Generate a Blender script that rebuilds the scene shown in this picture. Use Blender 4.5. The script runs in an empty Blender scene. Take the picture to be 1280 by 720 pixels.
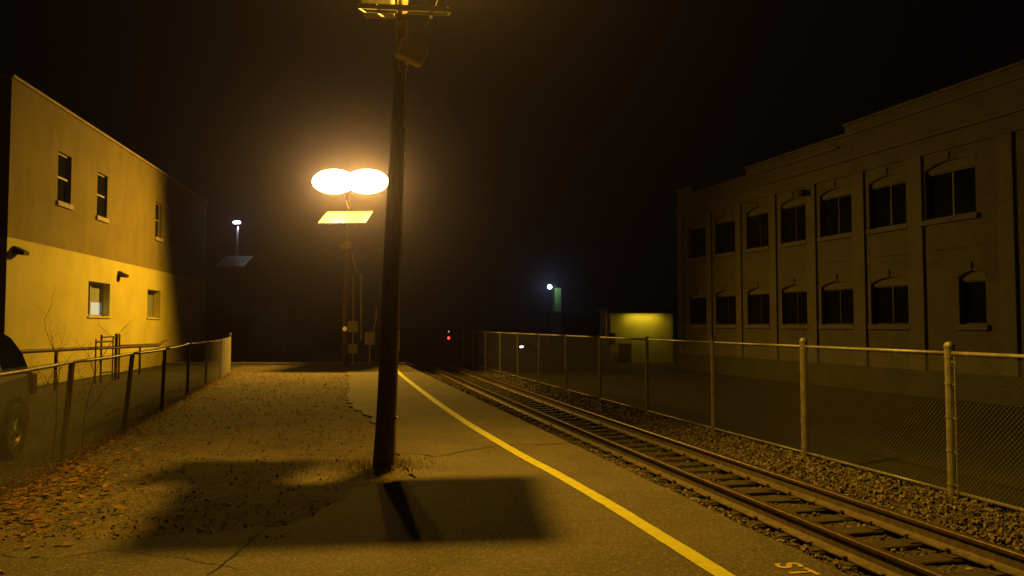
import bpy, math, random
from mathutils import Vector, Matrix, noise
from mathutils.geometry import tessellate_polygon

random.seed(7)
R = random.Random(11)
scene = bpy.context.scene
COL = scene.collection
PI = math.pi

# ------------------------------------------------------------------ camera
F = 995.0; HC = 1.75; TILT = math.atan(46 / 995)
cam_d = bpy.data.cameras.new("camera")
cam_d.sensor_width = 36; cam_d.lens = 36 * F / 1280; cam_d.clip_end = 1000; cam_d.clip_start = 0.05
cam = bpy.data.objects.new("camera", cam_d); COL.objects.link(cam)
cam.location = (0, 0, HC); cam.rotation_euler = (PI / 2 + TILT, 0, 0)
scene.camera = cam

def gpt(px, py, h=0.0):
    """ground point (at height h) seen at reference pixel"""
    x = (px - 640) / F; z = (360 - py) / F
    y2 = math.cos(TILT) - z * math.sin(TILT); z2 = math.sin(TILT) + z * math.cos(TILT)
    s = (h - HC) / z2
    return (x * s, y2 * s)

def ypt(px, py, Y):
    x = (px - 640) / F; z = (360 - py) / F
    y2 = math.cos(TILT) - z * math.sin(TILT); z2 = math.sin(TILT) + z * math.cos(TILT)
    s = Y / y2
    return Vector((x * s, Y, HC + z2 * s))

# ------------------------------------------------------------------ materials
def mat(name, c1, c2=None, rough=0.8, metal=0.0, nscale=4.0, detail=6.0, bscale=40.0, bump=0.0, bdist=0.01,
        stain=None, stain_scale=0.6, stain_lo=.5, stain_hi=.62, island=0.0, stretch=None, spec=0.5, speck=None, coat=0.0, transl=0.0):
    m = bpy.data.materials.new(name); m.use_nodes = True
    nt = m.node_tree; N = nt.nodes; L = nt.links
    b = N["Principled BSDF"]
    b.inputs["Roughness"].default_value = rough; b.inputs["Metallic"].default_value = metal
    b.inputs["Specular IOR Level"].default_value = spec
    if coat: b.inputs["Coat Weight"].default_value = coat
    tc = N.new("ShaderNodeTexCoord"); co = tc.outputs["Object"]
    if stretch:
        mp = N.new("ShaderNodeMapping"); mp.inputs["Scale"].default_value = stretch
        L.new(co, mp.inputs["Vector"]); co = mp.outputs["Vector"]
    c2 = c2 or tuple(x * .75 for x in c1)
    n = N.new("ShaderNodeTexNoise"); n.inputs["Scale"].default_value = nscale; n.inputs["Detail"].default_value = detail
    L.new(co, n.inputs["Vector"])
    r = N.new("ShaderNodeValToRGB"); r.color_ramp.elements[0].position = .35; r.color_ramp.elements[1].position = .66
    r.color_ramp.elements[0].color = (*c2, 1); r.color_ramp.elements[1].color = (*c1, 1)
    L.new(n.outputs["Fac"], r.inputs["Fac"]); col = r.outputs["Color"]
    def mixin(col, fac_socket, c, blend="MIX"):
        mx = N.new("ShaderNodeMix"); mx.data_type = "RGBA"; mx.blend_type = blend
        L.new(fac_socket, mx.inputs["Factor"]); L.new(col, mx.inputs["A"]); mx.inputs["B"].default_value = (*c, 1)
        return mx.outputs["Result"]
    if stain:
        s = N.new("ShaderNodeTexNoise"); s.inputs["Scale"].default_value = stain_scale; s.inputs["Detail"].default_value = 8
        s.inputs["Roughness"].default_value = .62
        L.new(co, s.inputs["Vector"])
        rr = N.new("ShaderNodeValToRGB"); rr.color_ramp.elements[0].position = stain_lo; rr.color_ramp.elements[1].position = stain_hi
        L.new(s.outputs["Fac"], rr.inputs["Fac"]); col = mixin(col, rr.outputs["Color"], stain)
    if speck:
        v = N.new("ShaderNodeTexVoronoi"); v.inputs["Scale"].default_value = speck[1]; L.new(co, v.inputs["Vector"])
        rr = N.new("ShaderNodeValToRGB"); rr.color_ramp.elements[0].position = speck[2]; rr.color_ramp.elements[1].position = speck[2] + .12
        rr.color_ramp.elements[0].color = (1, 1, 1, 1); rr.color_ramp.elements[1].color = (0, 0, 0, 1)
        sp = N.new("ShaderNodeSeparateColor"); L.new(v.outputs["Color"], sp.inputs["Color"])
        L.new(sp.outputs["Red"], rr.inputs["Fac"]); col = mixin(col, rr.outputs["Color"], speck[0])
    if island:
        g = N.new("ShaderNodeNewGeometry"); hs = N.new("ShaderNodeHueSaturation")
        mr = N.new("ShaderNodeMapRange"); mr.inputs["To Min"].default_value = 1 - island; mr.inputs["To Max"].default_value = 1 + island
        L.new(g.outputs["Random Per Island"], mr.inputs["Value"]); L.new(mr.outputs["Result"], hs.inputs["Value"])
        L.new(col, hs.inputs["Color"]); col = hs.outputs["Color"]
    L.new(col, b.inputs["Base Color"])
    if bump:
        bn = N.new("ShaderNodeTexNoise"); bn.inputs["Scale"].default_value = bscale; bn.inputs["Detail"].default_value = 5
        L.new(co, bn.inputs["Vector"])
        bp = N.new("ShaderNodeBump"); bp.inputs["Strength"].default_value = bump; bp.inputs["Distance"].default_value = bdist
        L.new(bn.outputs["Fac"], bp.inputs["Height"]); L.new(bp.outputs["Normal"], b.inputs["Normal"])
    if transl:
        tr = N.new("ShaderNodeBsdfTranslucent"); ms = N.new("ShaderNodeMixShader"); ms.inputs["Fac"].default_value = transl
        L.new(col, tr.inputs["Color"]); L.new(b.outputs["BSDF"], ms.inputs[1]); L.new(tr.outputs["BSDF"], ms.inputs[2])
        L.new(ms.outputs["Shader"], N["Material Output"].inputs["Surface"])
    return m

def brick_mat(name, c1, c2, mortar, wear, rough=.85):
    m = mat(name, c1, c2, rough=rough, nscale=1.2, stain=wear, stain_scale=.9, stain_lo=.52, stain_hi=.72, bump=.25, bscale=60)
    nt = m.node_tree; N = nt.nodes; L = nt.links; b = N["Principled BSDF"]
    tc = N.new("ShaderNodeTexCoord"); sx = N.new("ShaderNodeSeparateXYZ"); cx = N.new("ShaderNodeCombineXYZ")
    ad = N.new("ShaderNodeMath"); ad.operation = "ADD"
    L.new(tc.outputs["Object"], sx.inputs[0]); L.new(sx.outputs["X"], ad.inputs[0]); L.new(sx.outputs["Y"], ad.inputs[1])
    L.new(ad.outputs[0], cx.inputs["X"]); L.new(sx.outputs["Z"], cx.inputs["Y"])
    br = N.new("ShaderNodeTexBrick"); br.inputs["Scale"].default_value = 1
    br.inputs["Brick Width"].default_value = .22; br.inputs["Row Height"].default_value = .075; br.inputs["Mortar Size"].default_value = .008
    br.inputs["Color1"].default_value = (1, 1, 1, 1); br.inputs["Color2"].default_value = (.78, .78, .78, 1); br.inputs["Mortar"].default_value = (.55, .55, .55, 1)
    L.new(cx.outputs[0], br.inputs["Vector"])
    src = b.inputs["Base Color"].links[0].from_socket
    mx = N.new("ShaderNodeMix"); mx.data_type = "RGBA"; mx.blend_type = "MULTIPLY"; mx.inputs["Factor"].default_value = .8
    L.new(src, mx.inputs["A"]); L.new(br.outputs["Color"], mx.inputs["B"]); L.new(mx.outputs["Result"], b.inputs["Base Color"])
    return m

def emit(name, c, s):
    m = bpy.data.materials.new(name); m.use_nodes = True
    b = m.node_tree.nodes["Principled BSDF"]
    b.inputs["Base Color"].default_value = (*[min(1, x) * .5 for x in c], 1)
    b.inputs["Emission Color"].default_value = (*c, 1); b.inputs["Emission Strength"].default_value = s
    return m

SOD = (1.0, .515, .034)
M = {}
M['asphalt'] = mat('asphalt', (.095, .078, .062), (.064, .053, .043), rough=.88, nscale=1.3, detail=12, stain=(.048, .043, .038), stain_scale=.55,
                   stain_lo=.48, stain_hi=.7, bump=.7, bscale=95, bdist=.012, speck=((.15, .135, .115), 70, .12))
M['edge'] = mat('concrete_edge', (.2, .18, .15), (.1, .09, .075), rough=.9, nscale=3, bump=.6, bscale=30)
M['verge'] = mat('gravel_dirt', (.165, .13, .076), (.08, .062, .037), rough=.95, nscale=5, detail=14, stain=(.065, .053, .03), stain_scale=1.1,
                 stain_lo=.5, stain_hi=.66, bump=1.0, bscale=38, bdist=.05, speck=((.2, .17, .12), 42, .14))
M['lot'] = mat('lot_asphalt', (.06, .055, .048), (.04, .037, .032), rough=.9, nscale=.8, detail=10, bump=.5, bscale=70, stain=(.03, .028, .024))
M['dirt'] = mat('yard_dirt', (.022, .0195, .015), (.009, .008, .0065), rough=.95, nscale=.35, detail=14, bump=.9, bscale=12, bdist=.06, stretch=(1, .35, 1))
M['kerb'] = mat('kerb_concrete', (.16, .15, .13), (.1, .095, .085), rough=.9, bump=.4)
M['line'] = mat('line_paint', (.56, .57, .025), (.47, .46, .022), rough=.6, nscale=9, detail=10, stain=(.2, .15, .03), stain_scale=14, stain_lo=.6, stain_hi=.75, bump=.3, bscale=90)
M['stencil'] = mat('stencil_paint', (.6, .46, .08), (.45, .33, .05), rough=.7, nscale=14, stain=(.12, .1, .06), stain_scale=30, stain_lo=.55, stain_hi=.7)
M['crack'] = mat('crack_dark', (.018, .016, .013), rough=1)
M['ballast'] = mat('ballast_bed', (.12, .1, .078), (.04, .034, .028), rough=.95, nscale=22, detail=8, bump=1.0, bscale=28, bdist=.06)
M['stone'] = mat('ballast_stone', (.2, .168, .13), (.11, .09, .07), rough=.9, nscale=15, island=.55)
M['tie'] = mat('creosote_tie', (.075, .062, .05), (.035, .029, .024), rough=.9, nscale=5, detail=10, bump=.8, bscale=12, bdist=.02, stretch=(1, 9, 5))
M['rust'] = mat('rail_rust', (.13, .1, .068), (.07, .054, .038), rough=.7, nscale=12, detail=8, bump=.3, bscale=80, stretch=(1, 1, 1))
M['railhead'] = mat('rail_head_steel', (.2, .15, .1), (.12, .085, .055), rough=.42, metal=.7, nscale=14)
M['plate'] = mat('tie_plate_rust', (.07, .045, .028), (.035, .024, .016), rough=.85, nscale=20, bump=.4)
M['galv'] = mat('galvanised_steel', (.36, .35, .33), (.24, .235, .22), rough=.5, metal=.55, nscale=10, bump=.1, bscale=60)
M['wire'] = mat('fence_wire', (.22, .215, .2), (.16, .156, .147), rough=.55, metal=.4, nscale=10)
M['oldwire'] = mat('weathered_fence_wire', (.1, .092, .08), (.06, .056, .047), rough=.65, metal=.3, nscale=8)
M['oldgalv'] = mat('weathered_galvanised', (.3, .28, .24), (.14, .12, .09), rough=.5, metal=.5, nscale=9)
M['wood'] = mat('pole_wood', (.13, .09, .055), (.06, .042, .027), rough=.9, nscale=6, detail=10, bump=.9, bscale=10, bdist=.02, stretch=(4, 4, .25))
M['alu'] = mat('aluminium', (.6, .6, .58), (.5, .5, .48), rough=.42, metal=.85, nscale=8)
M['greybox'] = mat('grey_enclosure', (.45, .44, .41), (.38, .37, .34), rough=.6, nscale=4)
M['conduit'] = mat('conduit', (.6, .58, .53), (.5, .48, .44), rough=.5, nscale=5)
M['black'] = mat('black_rubber', (.014, .014, .014), rough=.7)
M['speaker'] = mat('speaker_shell', (.8, .72, .55), (.7, .62, .46), rough=.7, nscale=6)
M['grille'] = mat('speaker_grille', (.42, .35, .24), (.32, .27, .18), rough=.7, nscale=60)
M['reflector'] = emit('glowing_reflector', (1.0, .80, .36), 13)  # emission put into the dish to show the lamp's blown-out glare
M['housing'] = mat('lamp_housing', (.12, .11, .1), rough=.5, metal=.4)
M['creamwall'] = mat('cream_painted_wall', (.6, .535, .12), (.5, .44, .10), rough=.8, nscale=.8, detail=10, stain=(.36, .3, .1), stain_scale=.8, stain_lo=.62, stain_hi=.95, bump=.5, bscale=7, bdist=.03)
M['stucco'] = mat('brown_stucco', (.235, .19, .07), (.19, .152, .056), rough=.9, nscale=1.5, detail=14, stain=(.13, .104, .04), stain_scale=.9, stain_lo=.56, stain_hi=.9, bump=.8, bscale=18, bdist=.03, stretch=(1, 1, .55))
M['coping'] = mat('coping', (.42, .33, .2), (.3, .23, .14), rough=.7, nscale=3)
M['roof'] = mat('roof_tar', (.04, .04, .04), rough=.9)
M['sill'] = mat('sill_stone', (.45, .4, .3), (.36, .31, .23), rough=.8, nscale=5)
M['winframe'] = mat('window_frame', (.4, .37, .3), (.33, .3, .25), rough=.6)
M['darkframe'] = mat('dark_window_frame', (.05, .048, .045), rough=.5)
M['glass'] = mat('dark_glass', (.014, .015, .017), (.01, .011, .012), rough=.035, spec=.06, bump=.05, bscale=3.5, bdist=.02)
M['blind'] = mat('blind_cloth', (.3, .31, .27), (.22, .23, .2), rough=.8, nscale=3, stretch=(9, 1, .4))
M['litroom'] = emit('lit_interior', (.62, .74, .68), .5)
M['brick'] = brick_mat('painted_brick', (.27, .25, .225), (.225, .208, .187), None, (.19, .175, .157))
M['brickpier'] = brick_mat('painted_brick_pier', (.32, .296, .266), (.275, .254, .228), None, (.235, .217, .195))
M['base_band'] = brick_mat('dark_base_brick', (.12, .11, .098), (.09, .083, .074), None, (.06, .055, .05))
M['infill'] = mat('arch_infill', (.25, .232, .208), (.21, .195, .175), rough=.8, nscale=2)
M['pipe'] = mat('rusty_pipe', (.1, .06, .03), (.05, .03, .018), rough=.7, nscale=9, bump=.3)
M['carpaint'] = mat('car_paint', (.14, .145, .13), (.125, .13, .115), rough=.32, metal=.35, nscale=2, coat=.6)
M['carpaint_dark'] = mat('car_paint_dark', (.03, .03, .035), rough=.3, metal=.3, coat=.6)
M['carglass'] = mat('car_glass', (.012, .013, .014), rough=.05, spec=.8)
M['tyre'] = mat('tyre', (.02, .02, .02), (.014, .014, .014), rough=.85, bump=.3, bscale=60)
M['rim'] = mat('wheel_rim', (.35, .35, .33), (.28, .28, .26), rough=.35, metal=.8)
M['taillens'] = mat('tail_lens', (.06, .012, .01), rough=.2)
M['trim'] = mat('black_trim', (.02, .02, .02), rough=.6)
M['leaf'] = mat('dry_leaf', (.42, .24, .07), (.24, .13, .04), rough=.75, nscale=6, island=.6, transl=.45)
M['drygrass'] = mat('dry_grass', (.26, .2, .1), (.15, .12, .05), rough=.85, nscale=3, island=.5, transl=.45)
M['bark'] = mat('sapling_bark', (.1, .06, .04), (.06, .036, .025), rough=.9, nscale=14)
M['block'] = mat('concrete_block', (.34, .36, .35), (.27, .28, .28), rough=.9, nscale=2, bump=.3)
M['greenwall'] = mat('green_siding', (.2, .36, .16), (.15, .3, .12), rough=.7, nscale=2)
M['whitewall'] = mat('pale_wall', (.6, .58, .5), (.5, .48, .41), rough=.85, nscale=1.5, detail=9)
M['darkmetal'] = mat('dark_metal', (.05, .05, .05), rough=.6, metal=.4)
M['led'] = emit('cool_led', (.78, .85, 1.0), 12)
M['eave_lamp'] = emit('eave_sodium', (1, .70, .02), 27)
M['green_lamp'] = emit('mercury_lamp', (.72, 1.0, .8), 38)
M['red_lens'] = emit('red_signal_lens', (1, .03, .015), 9)
M['headlight'] = emit('headlight_lens', (.95, .95, 1.0), 9)
M['marker'] = emit('amber_marker', (1, .25, .03), 1.6)
M['white_lens'] = emit('white_marker_lens', (.8, .9, .85), .5)
M['amber_small'] = emit('amber_glow', (1, .5, .08), .35)

# solar cell face : grid of cells
def solar_mat():
    m = bpy.data.materials.new('solar_cells'); m.use_nodes = True
    nt = m.node_tree; N = nt.nodes; L = nt.links; b = N["Principled BSDF"]
    tc = N.new("ShaderNodeTexCoord")
    br = N.new("ShaderNodeTexBrick"); br.offset = 0; br.inputs["Scale"].default_value = 1
    br.inputs["Brick Width"].default_value = .155; br.inputs["Row Height"].default_value = .155; br.inputs["Mortar Size"].default_value = .012
    br.inputs["Color1"].default_value = (.04, .04, .055, 1); br.inputs["Color2"].default_value = (.033, .033, .046, 1); br.inputs["Mortar"].default_value = (.5, .5, .5, 1)
    L.new(tc.outputs["Object"], br.inputs["Vector"]); L.new(br.outputs["Color"], b.inputs["Base Color"])
    b.inputs["Roughness"].default_value = .38; b.inputs["Specular IOR Level"].default_value = .7
    return m
M['solar'] = solar_mat(); M['backsheet'] = mat('white_backsheet', (.8, .78, .72), (.7, .68, .62), rough=.6)

# ------------------------------------------------------------------ mesh builder
class MB:
    def __init__(s): s.v = []; s.f = []; s.mi = []; s.cur = 0
    def quad(s, a, b, c, d): s.poly([a, b, c, d])
    def poly(s, pts):
        n = len(s.v); s.v += [tuple(p) for p in pts]; s.f.append(tuple(range(n, n + len(pts)))); s.mi.append(s.cur)
    def raw(s, vs, fs):
        n = len(s.v); s.v += [tuple(p) for p in vs]
        for f in fs: s.f.append(tuple(n + i for i in f)); s.mi.append(s.cur)
        return s
    def box(s, x0, x1, y0, y1, z0, z1, T=None, bev=0.0):
        if bev > 0:
            b = min(bev, (x1 - x0) / 2.1, (y1 - y0) / 2.1, (z1 - z0) / 2.1)
            # chamfered box: 24 verts
            vs = []; idx = {}
            for ix, X in enumerate((x0, x1)):
                for iy, Y in enumerate((y0, y1)):
                    for iz, Z in enumerate((z0, z1)):
                        sx, sy, sz = (1 - 2 * ix), (1 - 2 * iy), (1 - 2 * iz)
                        idx[ix, iy, iz, 0] = len(vs); vs.append(Vector((X, Y + sy * b, Z + sz * b)))
                        idx[ix, iy, iz, 1] = len(vs); vs.append(Vector((X + sx * b, Y, Z + sz * b)))
                        idx[ix, iy, iz, 2] = len(vs); vs.append(Vector((X + sx * b, Y + sy * b, Z)))
            fs = []
            g = lambda a, b_, c, k: idx[a, b_, c, k]
            fs += [(g(0,0,0,0), g(0,0,1,0), g(0,1,1,0), g(0,1,0,0)), (g(1,0,0,0), g(1,1,0,0), g(1,1,1,0), g(1,0,1,0))]
            fs += [(g(0,0,0,1), g(1,0,0,1), g(1,0,1,1), g(0,0,1,1)), (g(0,1,0,1), g(0,1,1,1), g(1,1,1,1), g(1,1,0,1))]
            fs += [(g(0,0,0,2), g(0,1,0,2), g(1,1,0,2), g(1,0,0,2)), (g(0,0,1,2), g(1,0,1,2), g(1,1,1,2), g(0,1,1,2))]
            for a in (0, 1):
                for c in (0, 1):
                    fs.append((g(a,c,0,0), g(a,c,1,0), g(a,c,1,1), g(a,c,0,1)))
                    fs.append((g(a,0,c,0), g(a,1,c,0), g(a,1,c,2), g(a,0,c,2)))
                    fs.append((g(0,a,c,1), g(1,a,c,1), g(1,a,c,2), g(0,a,c,2)))
                    for e in (0, 1): fs.append((g(a,c,e,0), g(a,c,e,1), g(a,c,e,2)))
        else:
            vs = [Vector(p) for p in ((x0,y0,z0),(x1,y0,z0),(x1,y1,z0),(x0,y1,z0),(x0,y0,z1),(x1,y0,z1),(x1,y1,z1),(x0,y1,z1))]
            fs = [(0,3,2,1),(4,5,6,7),(0,1,5,4),(1,2,6,5),(2,3,7,6),(3,0,4,7)]
        if T is not None: vs = [T @ p for p in vs]
        return s.raw(vs, fs)
    def tube(s, pts, r, n=8, cap=True):
        pts = [Vector(p) for p in pts]
        rs = r if isinstance(r, (list, tuple)) else [r] * len(pts)
        rings = []; up = None
        for i, p in enumerate(pts):
            d = (pts[min(i + 1, len(pts) - 1)] - pts[max(i - 1, 0)])
            if d.length < 1e-9: d = Vector((0, 0, 1))
            d.normalize()
            if up is None:
                up = Vector((1, 0, 0)) if abs(d.x) < .8 else Vector((0, 1, 0))
            a = d.cross(up)
            if a.length < 1e-6: a = d.cross(Vector((0, 1, 0)))
            a.normalize(); b = d.cross(a); up = -b if False else a.cross(d)
            rings.append([p + (a * math.cos(2 * PI * k / n) + b * math.sin(2 * PI * k / n)) * rs[i] for k in range(n)])
        base = len(s.v)
        for q in rings: s.v += [tuple(p) for p in q]
        for i in range(len(pts) - 1):
            for k in range(n):
                k2 = (k + 1) % n
                s.f.append((base + i*n + k, base + i*n + k2, base + (i+1)*n + k2, base + (i+1)*n + k)); s.mi.append(s.cur)
        if cap:
            s.f.append(tuple(base + k for k in range(n))[::-1]); s.mi.append(s.cur)
            s.f.append(tuple(base + (len(pts)-1)*n + k for k in range(n))); s.mi.append(s.cur)
        return s
    def sphere(s, c, r, nu=12, nv=8, sq=(1, 1, 1)):
        c = Vector(c); vs = []; fs = []
        for j in range(nv + 1):
            t = PI * j / nv
            for i in range(nu):
                p = 2 * PI * i / nu
                vs.append((c.x + r*sq[0]*math.sin(t)*math.cos(p), c.y + r*sq[1]*math.sin(t)*math.sin(p), c.z + r*sq[2]*math.cos(t)))
        for j in range(nv):
            for i in range(nu):
                i2 = (i + 1) % nu; q = (j*nu+i, (j+1)*nu+i, (j+1)*nu+i2, j*nu+i2)
                fs.append(q)
        return s.raw(vs, fs)
    def build(s, name, m, parent=None, smooth=False, T=None):
        vs = s.v if T is None else [tuple(T @ Vector(p)) for p in s.v]
        me = bpy.data.meshes.new(name); me.from_pydata(vs, [], s.f)
        ms = m if isinstance(m, (list, tuple)) else [m]
        for q in ms: me.materials.append(q)
        if len(ms) > 1: me.polygons.foreach_set("material_index", s.mi)
        if smooth: me.polygons.foreach_set("use_smooth", [True] * len(me.polygons))
        me.validate(); me.update()
        o = bpy.data.objects.new(name, me); COL.objects.link(o)
        if parent is not None: o.parent = parent
        return o

def tag(o, label=None, cat=None, group=None, kind=None):
    if label: o['label'] = label
    if cat: o['category'] = cat
    if group: o['group'] = group
    if kind: o['kind'] = kind
    return o
def empty(name, loc=(0, 0, 0), rz=0.0, **k):
    o = bpy.data.objects.new(name, None); COL.objects.link(o)
    o.empty_display_size = .2
    o.location = loc; o.rotation_euler = (0, 0, rz); tag(o, **k); return o
def lerp(a, b, t): return a + (b - a) * t
def catmull(P, n=6):
    P = [Vector(p) for p in P]; out = []
    for i in range(len(P) - 1):
        p0, p1, p2, p3 = P[max(i-1, 0)], P[i], P[i+1], P[min(i+2, len(P)-1)]
        for k in range(n):
            t = k / n
            out.append(.5 * ((2*p1) + (p2-p0)*t + (2*p0-5*p1+4*p2-p3)*t*t + (3*p1-p0-3*p2+p3)*t**3))
    out.append(P[-1]); return out

# ------------------------------------------------------------------ layout lines
def track_x(y): return 5.70 - .245 * y + .0004 * y * y
def track_t(y):
    d = Vector((-.245 + .0008 * y, 1, 0)); return d.normalized()
def track_pt(y, off, z):
    d = track_t(y); n = Vector((d.y, -d.x, 0))   # to the right
    p = Vector((track_x(y), y, z)) + n * off; return p
def edge_x(y): return 3.695 - .2387 * y + (.0003 * (y - 30) ** 2 if y > 30 else 0)
def fenceR_x(y): return 7.56 - .2395 * y + (.0004 * (y - 33) ** 2 if y > 33 else 0)
def fenceL_x(y): return -3.25 - .2385 * y
RAIL_Z = -.30; TIE_Z = -.50
ROAD_Y = 35.0

# ------------------------------------------------------------------ setting: ground
mb = MB()
mb.quad((-400, -60, -.62), (400, -60, -.62), (400, 500, -.62), (-400, 500, -.62))
tag(mb.build('ground', M['dirt']), kind='structure')

# rail yard dirt behind the fence, a gently rutted sheet
mb = MB(); nx, ny = 46, 60
vs = []; fs = []
for j in range(ny + 1):
    y = -2 + 72 * j / ny
    for i in range(nx + 1):
        x = fenceR_x(y) + .35 + 18 * (i / nx) ** 1.3
        z = -.47 + .05 * noise.noise(Vector((x * .5, y * .3, 3))) + .05 * math.sin((x + .25 * y) * 2.1) * .6
        vs.append((x, y, z))
for j in range(ny):
    for i in range(nx):
        a = j * (nx + 1) + i; fs.append((a, a + 1, a + nx + 2, a + nx + 1))
mb.raw(vs, fs); tag(mb.build('yard_ground', M['dirt'], smooth=True), kind='structure')

# gravel verge
def strip_poly(name, pts, z, m, kind='structure', skirt=None):
    b = MB(); P = [Vector((p[0], p[1], z)) for p in pts]
    tris = tessellate_polygon([P]); b.raw(P, tris)
    if skirt:
        for i in skirt:
            a, c = P[i], P[(i + 1) % len(P)]
            b.quad(a, c, (c.x, c.y, -.65), (a.x, a.y, -.65))
    o = b.build(name, m)
    # make sure the sheet faces up
    me = o.data
    fl = [p.index for p in me.polygons if p.normal.z < -.5]
    if fl:
        import bmesh
        bm = bmesh.new(); bm.from_mesh(me); bm.faces.ensure_lookup_table()
        bmesh.ops.reverse_faces(bm, faces=[bm.faces[i] for i in fl]); bm.to_mesh(me); bm.free()
    return tag(o, kind=kind)

ys = [-8 + i * 2 for i in range(60)]
def verge_z(x, y): return .0
mb = MB(); vs = []; fs = []; nx, ny = 60, 110
for j in range(ny + 1):
    y = -6 + 42.5 * j / ny
    for i in range(nx + 1):
        x = lerp(fenceL_x(y) - .25, edge_x(y) - 1.2, i / nx)
        t = i / nx
        z = -.022 + .03 * noise.noise(Vector((x * 1.4, y * 1.1, 0))) * (1 - t) + .012 * noise.noise(Vector((x * 6, y * 6, 5)))
        vs.append((x, y, min(z, .012) if t < .55 else min(z, -.006)))
for j in range(ny):
    for i in range(nx):
        a = j * (nx + 1) + i; fs.append((a, a + 1, a + nx + 2, a + nx + 1))
mb.raw(vs, fs); tag(mb.build('gravel_verge', M['verge'], smooth=True), kind='structure')

# asphalt platform: ragged left edge traced on the ground, straight edge along the track
left_pts = [gpt(*p) for p in ((436, 461.5), (435, 468), (434, 482), (435, 497), (439, 508), (455, 517), (472, 530), (486, 550), (498, 575), (512, 592), (505, 600), (484, 604),
                              (450, 612), (415, 632), (370, 652), (330, 662), (230, 670), (140, 673), (60, 676), (0, 680))]
left_pts = [tuple(p)[:2] for p in catmull([(a, b, 0) for a, b in left_pts], 8)]
jit = []
for i, (a, b) in enumerate(left_pts):
    w = .05 + .004 * b
    jit.append((a + w * noise.noise(Vector((a * 3, b * 3, 1))) * 1.6 + R.uniform(-.012, .012), b + w * noise.noise(Vector((a * 3, b * 3, 9))) * 1.6))
right = []
y = -6.0
while y < ROAD_Y:
    right.append((edge_x(y) + .03 * noise.noise(Vector((0, y * .9, 0))) + .02 * noise.noise(Vector((3, y * 3.1, 0))), y)); y += .35
right.append((edge_x(ROAD_Y), ROAD_Y))
poly = jit + [(-7.5, 6.1), (-7.5, -6.0)] + right + [(jit[0][0] - .1, ROAD_Y)]
n0 = len(jit) + 2
strip_poly('platform', poly, 0.004, M['asphalt'], skirt=range(n0, n0 + len(right) - 1))

# parking lot left of the fence
poly = [(-60, -8), (fenceL_x(-8) - .2, -8), (fenceL_x(ROAD_Y) - .2, ROAD_Y), (-60, ROAD_Y)]
strip_poly('parking_lot', poly, -.012, M['lot'])
# cross street past the platform's end
poly = [(-90, ROAD_Y + .25), (edge_x(ROAD_Y) + .4, ROAD_Y + .25), (edge_x(58) + .4, 58), (-90, 60)]
strip_poly('road', poly, -.03, M['lot'])
mb = MB(); mb.box(-40, edge_x(ROAD_Y), ROAD_Y, ROAD_Y + .22, -.3, .10, bev=.02)
tag(mb.build('kerb', M['kerb']), kind='structure')

# yellow line
YL = [(491, 454.8), (495, 460), (500, 467.5), (539, 498), (578, 525.3), (617, 549.3), (655.6, 571.8), (694.5, 592.5), (733, 614.5), (772, 637.5), (811, 662), (850, 686), (889, 710.5)]
pl = [gpt(*p) for p in YL]
last, prev = pl[-1], pl[-2]
d = Vector((last[0] - prev[0], last[1] - prev[1])).normalized()
pl.append((last[0] + d.x * 3, last[1] + d.y * 3)); pl.append((last[0] + d.x * 9, last[1] + d.y * 9))
pl = [p for p in pl if p[1] < ROAD_Y - .3]
cl = catmull([(a, b, .0095) for a, b in pl], 10)
mb = MB(); Lp = []; Rp = []
for i, p in enumerate(cl):
    dd = (cl[min(i+1, len(cl)-1)] - cl[max(i-1, 0)]).normalized(); nn = Vector((dd.y, -dd.x, 0))
    w = .072
    Lp.append(p - nn * (w + .007 * noise.noise(p * 7))); Rp.append(p + nn * (w + .007 * noise.noise(p * 7 + Vector((9, 0, 0)))))
for i in range(len(cl) - 1): mb.quad(Lp[i], Lp[i+1], Rp[i+1], Rp[i])
tag(mb.build('platform_line', M['line']), kind='structure')

# stencilled letters by the platform's edge
fc = bpy.data.curves.new('st', 'FONT'); fc.body = 'STA'; fc.size = .27; fc.space_character = 1.12; fc.offset = .006
fo = bpy.data.objects.new('st', fc); COL.objects.link(fo)
bpy.context.view_layer.update()
me = bpy.data.meshes.new_from_object(fo.evaluated_get(bpy.context.evaluated_depsgraph_get()))
COL.objects.unlink(fo); bpy.data.objects.remove(fo)
me.materials.append(M['stencil'])
st = bpy.data.objects.new('stencil_lettering', me); COL.objects.link(st)
p = gpt(966, 706)
# reading direction runs towards the camera along the edge, letter tops towards the rails
st.location = (p[0], p[1], .0085); st.rotation_euler = (0, 0, math.atan2(-1, .24))
tag(st, kind='structure')

# cracks in the asphalt
def crack(name, pts, w):
    P = catmull([(*gpt(*q), .0088) for q in pts], 14); b = MB(); A = []; B = []
    for i, q in enumerate(P):
        dd = (P[min(i+1, len(P)-1)] - P[max(i-1, 0)]).normalized(); nn = Vector((dd.y, -dd.x, 0))
        q = q + nn * .05 * noise.noise(q * 5) + nn * .02 * noise.noise(q * 19)
        ww = w * (.35 + .65 * abs(noise.noise(q * 4 + Vector((5, 5, 0)))) * 1.6)
        A.append(q - nn * ww); B.append(q + nn * ww)
    for i in range(len(P) - 1): b.quad(A[i], A[i+1], B[i+1], B[i])
    tag(b.build(name, M['crack']), kind='structure')
crack('pavement_crack', [(262, 722), (285, 702), (305, 684), (338, 660), (372, 640), (410, 622)], .016)
crack('pavement_crack', [(500, 566), (530, 569), (548, 571), (580, 565), (625, 558), (700, 555), (722, 553)], .02)
crack('pavement_crack', [(470, 606), (500, 611), (540, 604), (590, 606), (640, 600)], .009)
crack('pavement_crack', [(505, 498), (530, 497), (575, 499), (640, 501)], .02)
crack('pavement_crack', [(0, 694), (60, 699), (140, 690), (230, 700), (300, 712)], .007)

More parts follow.
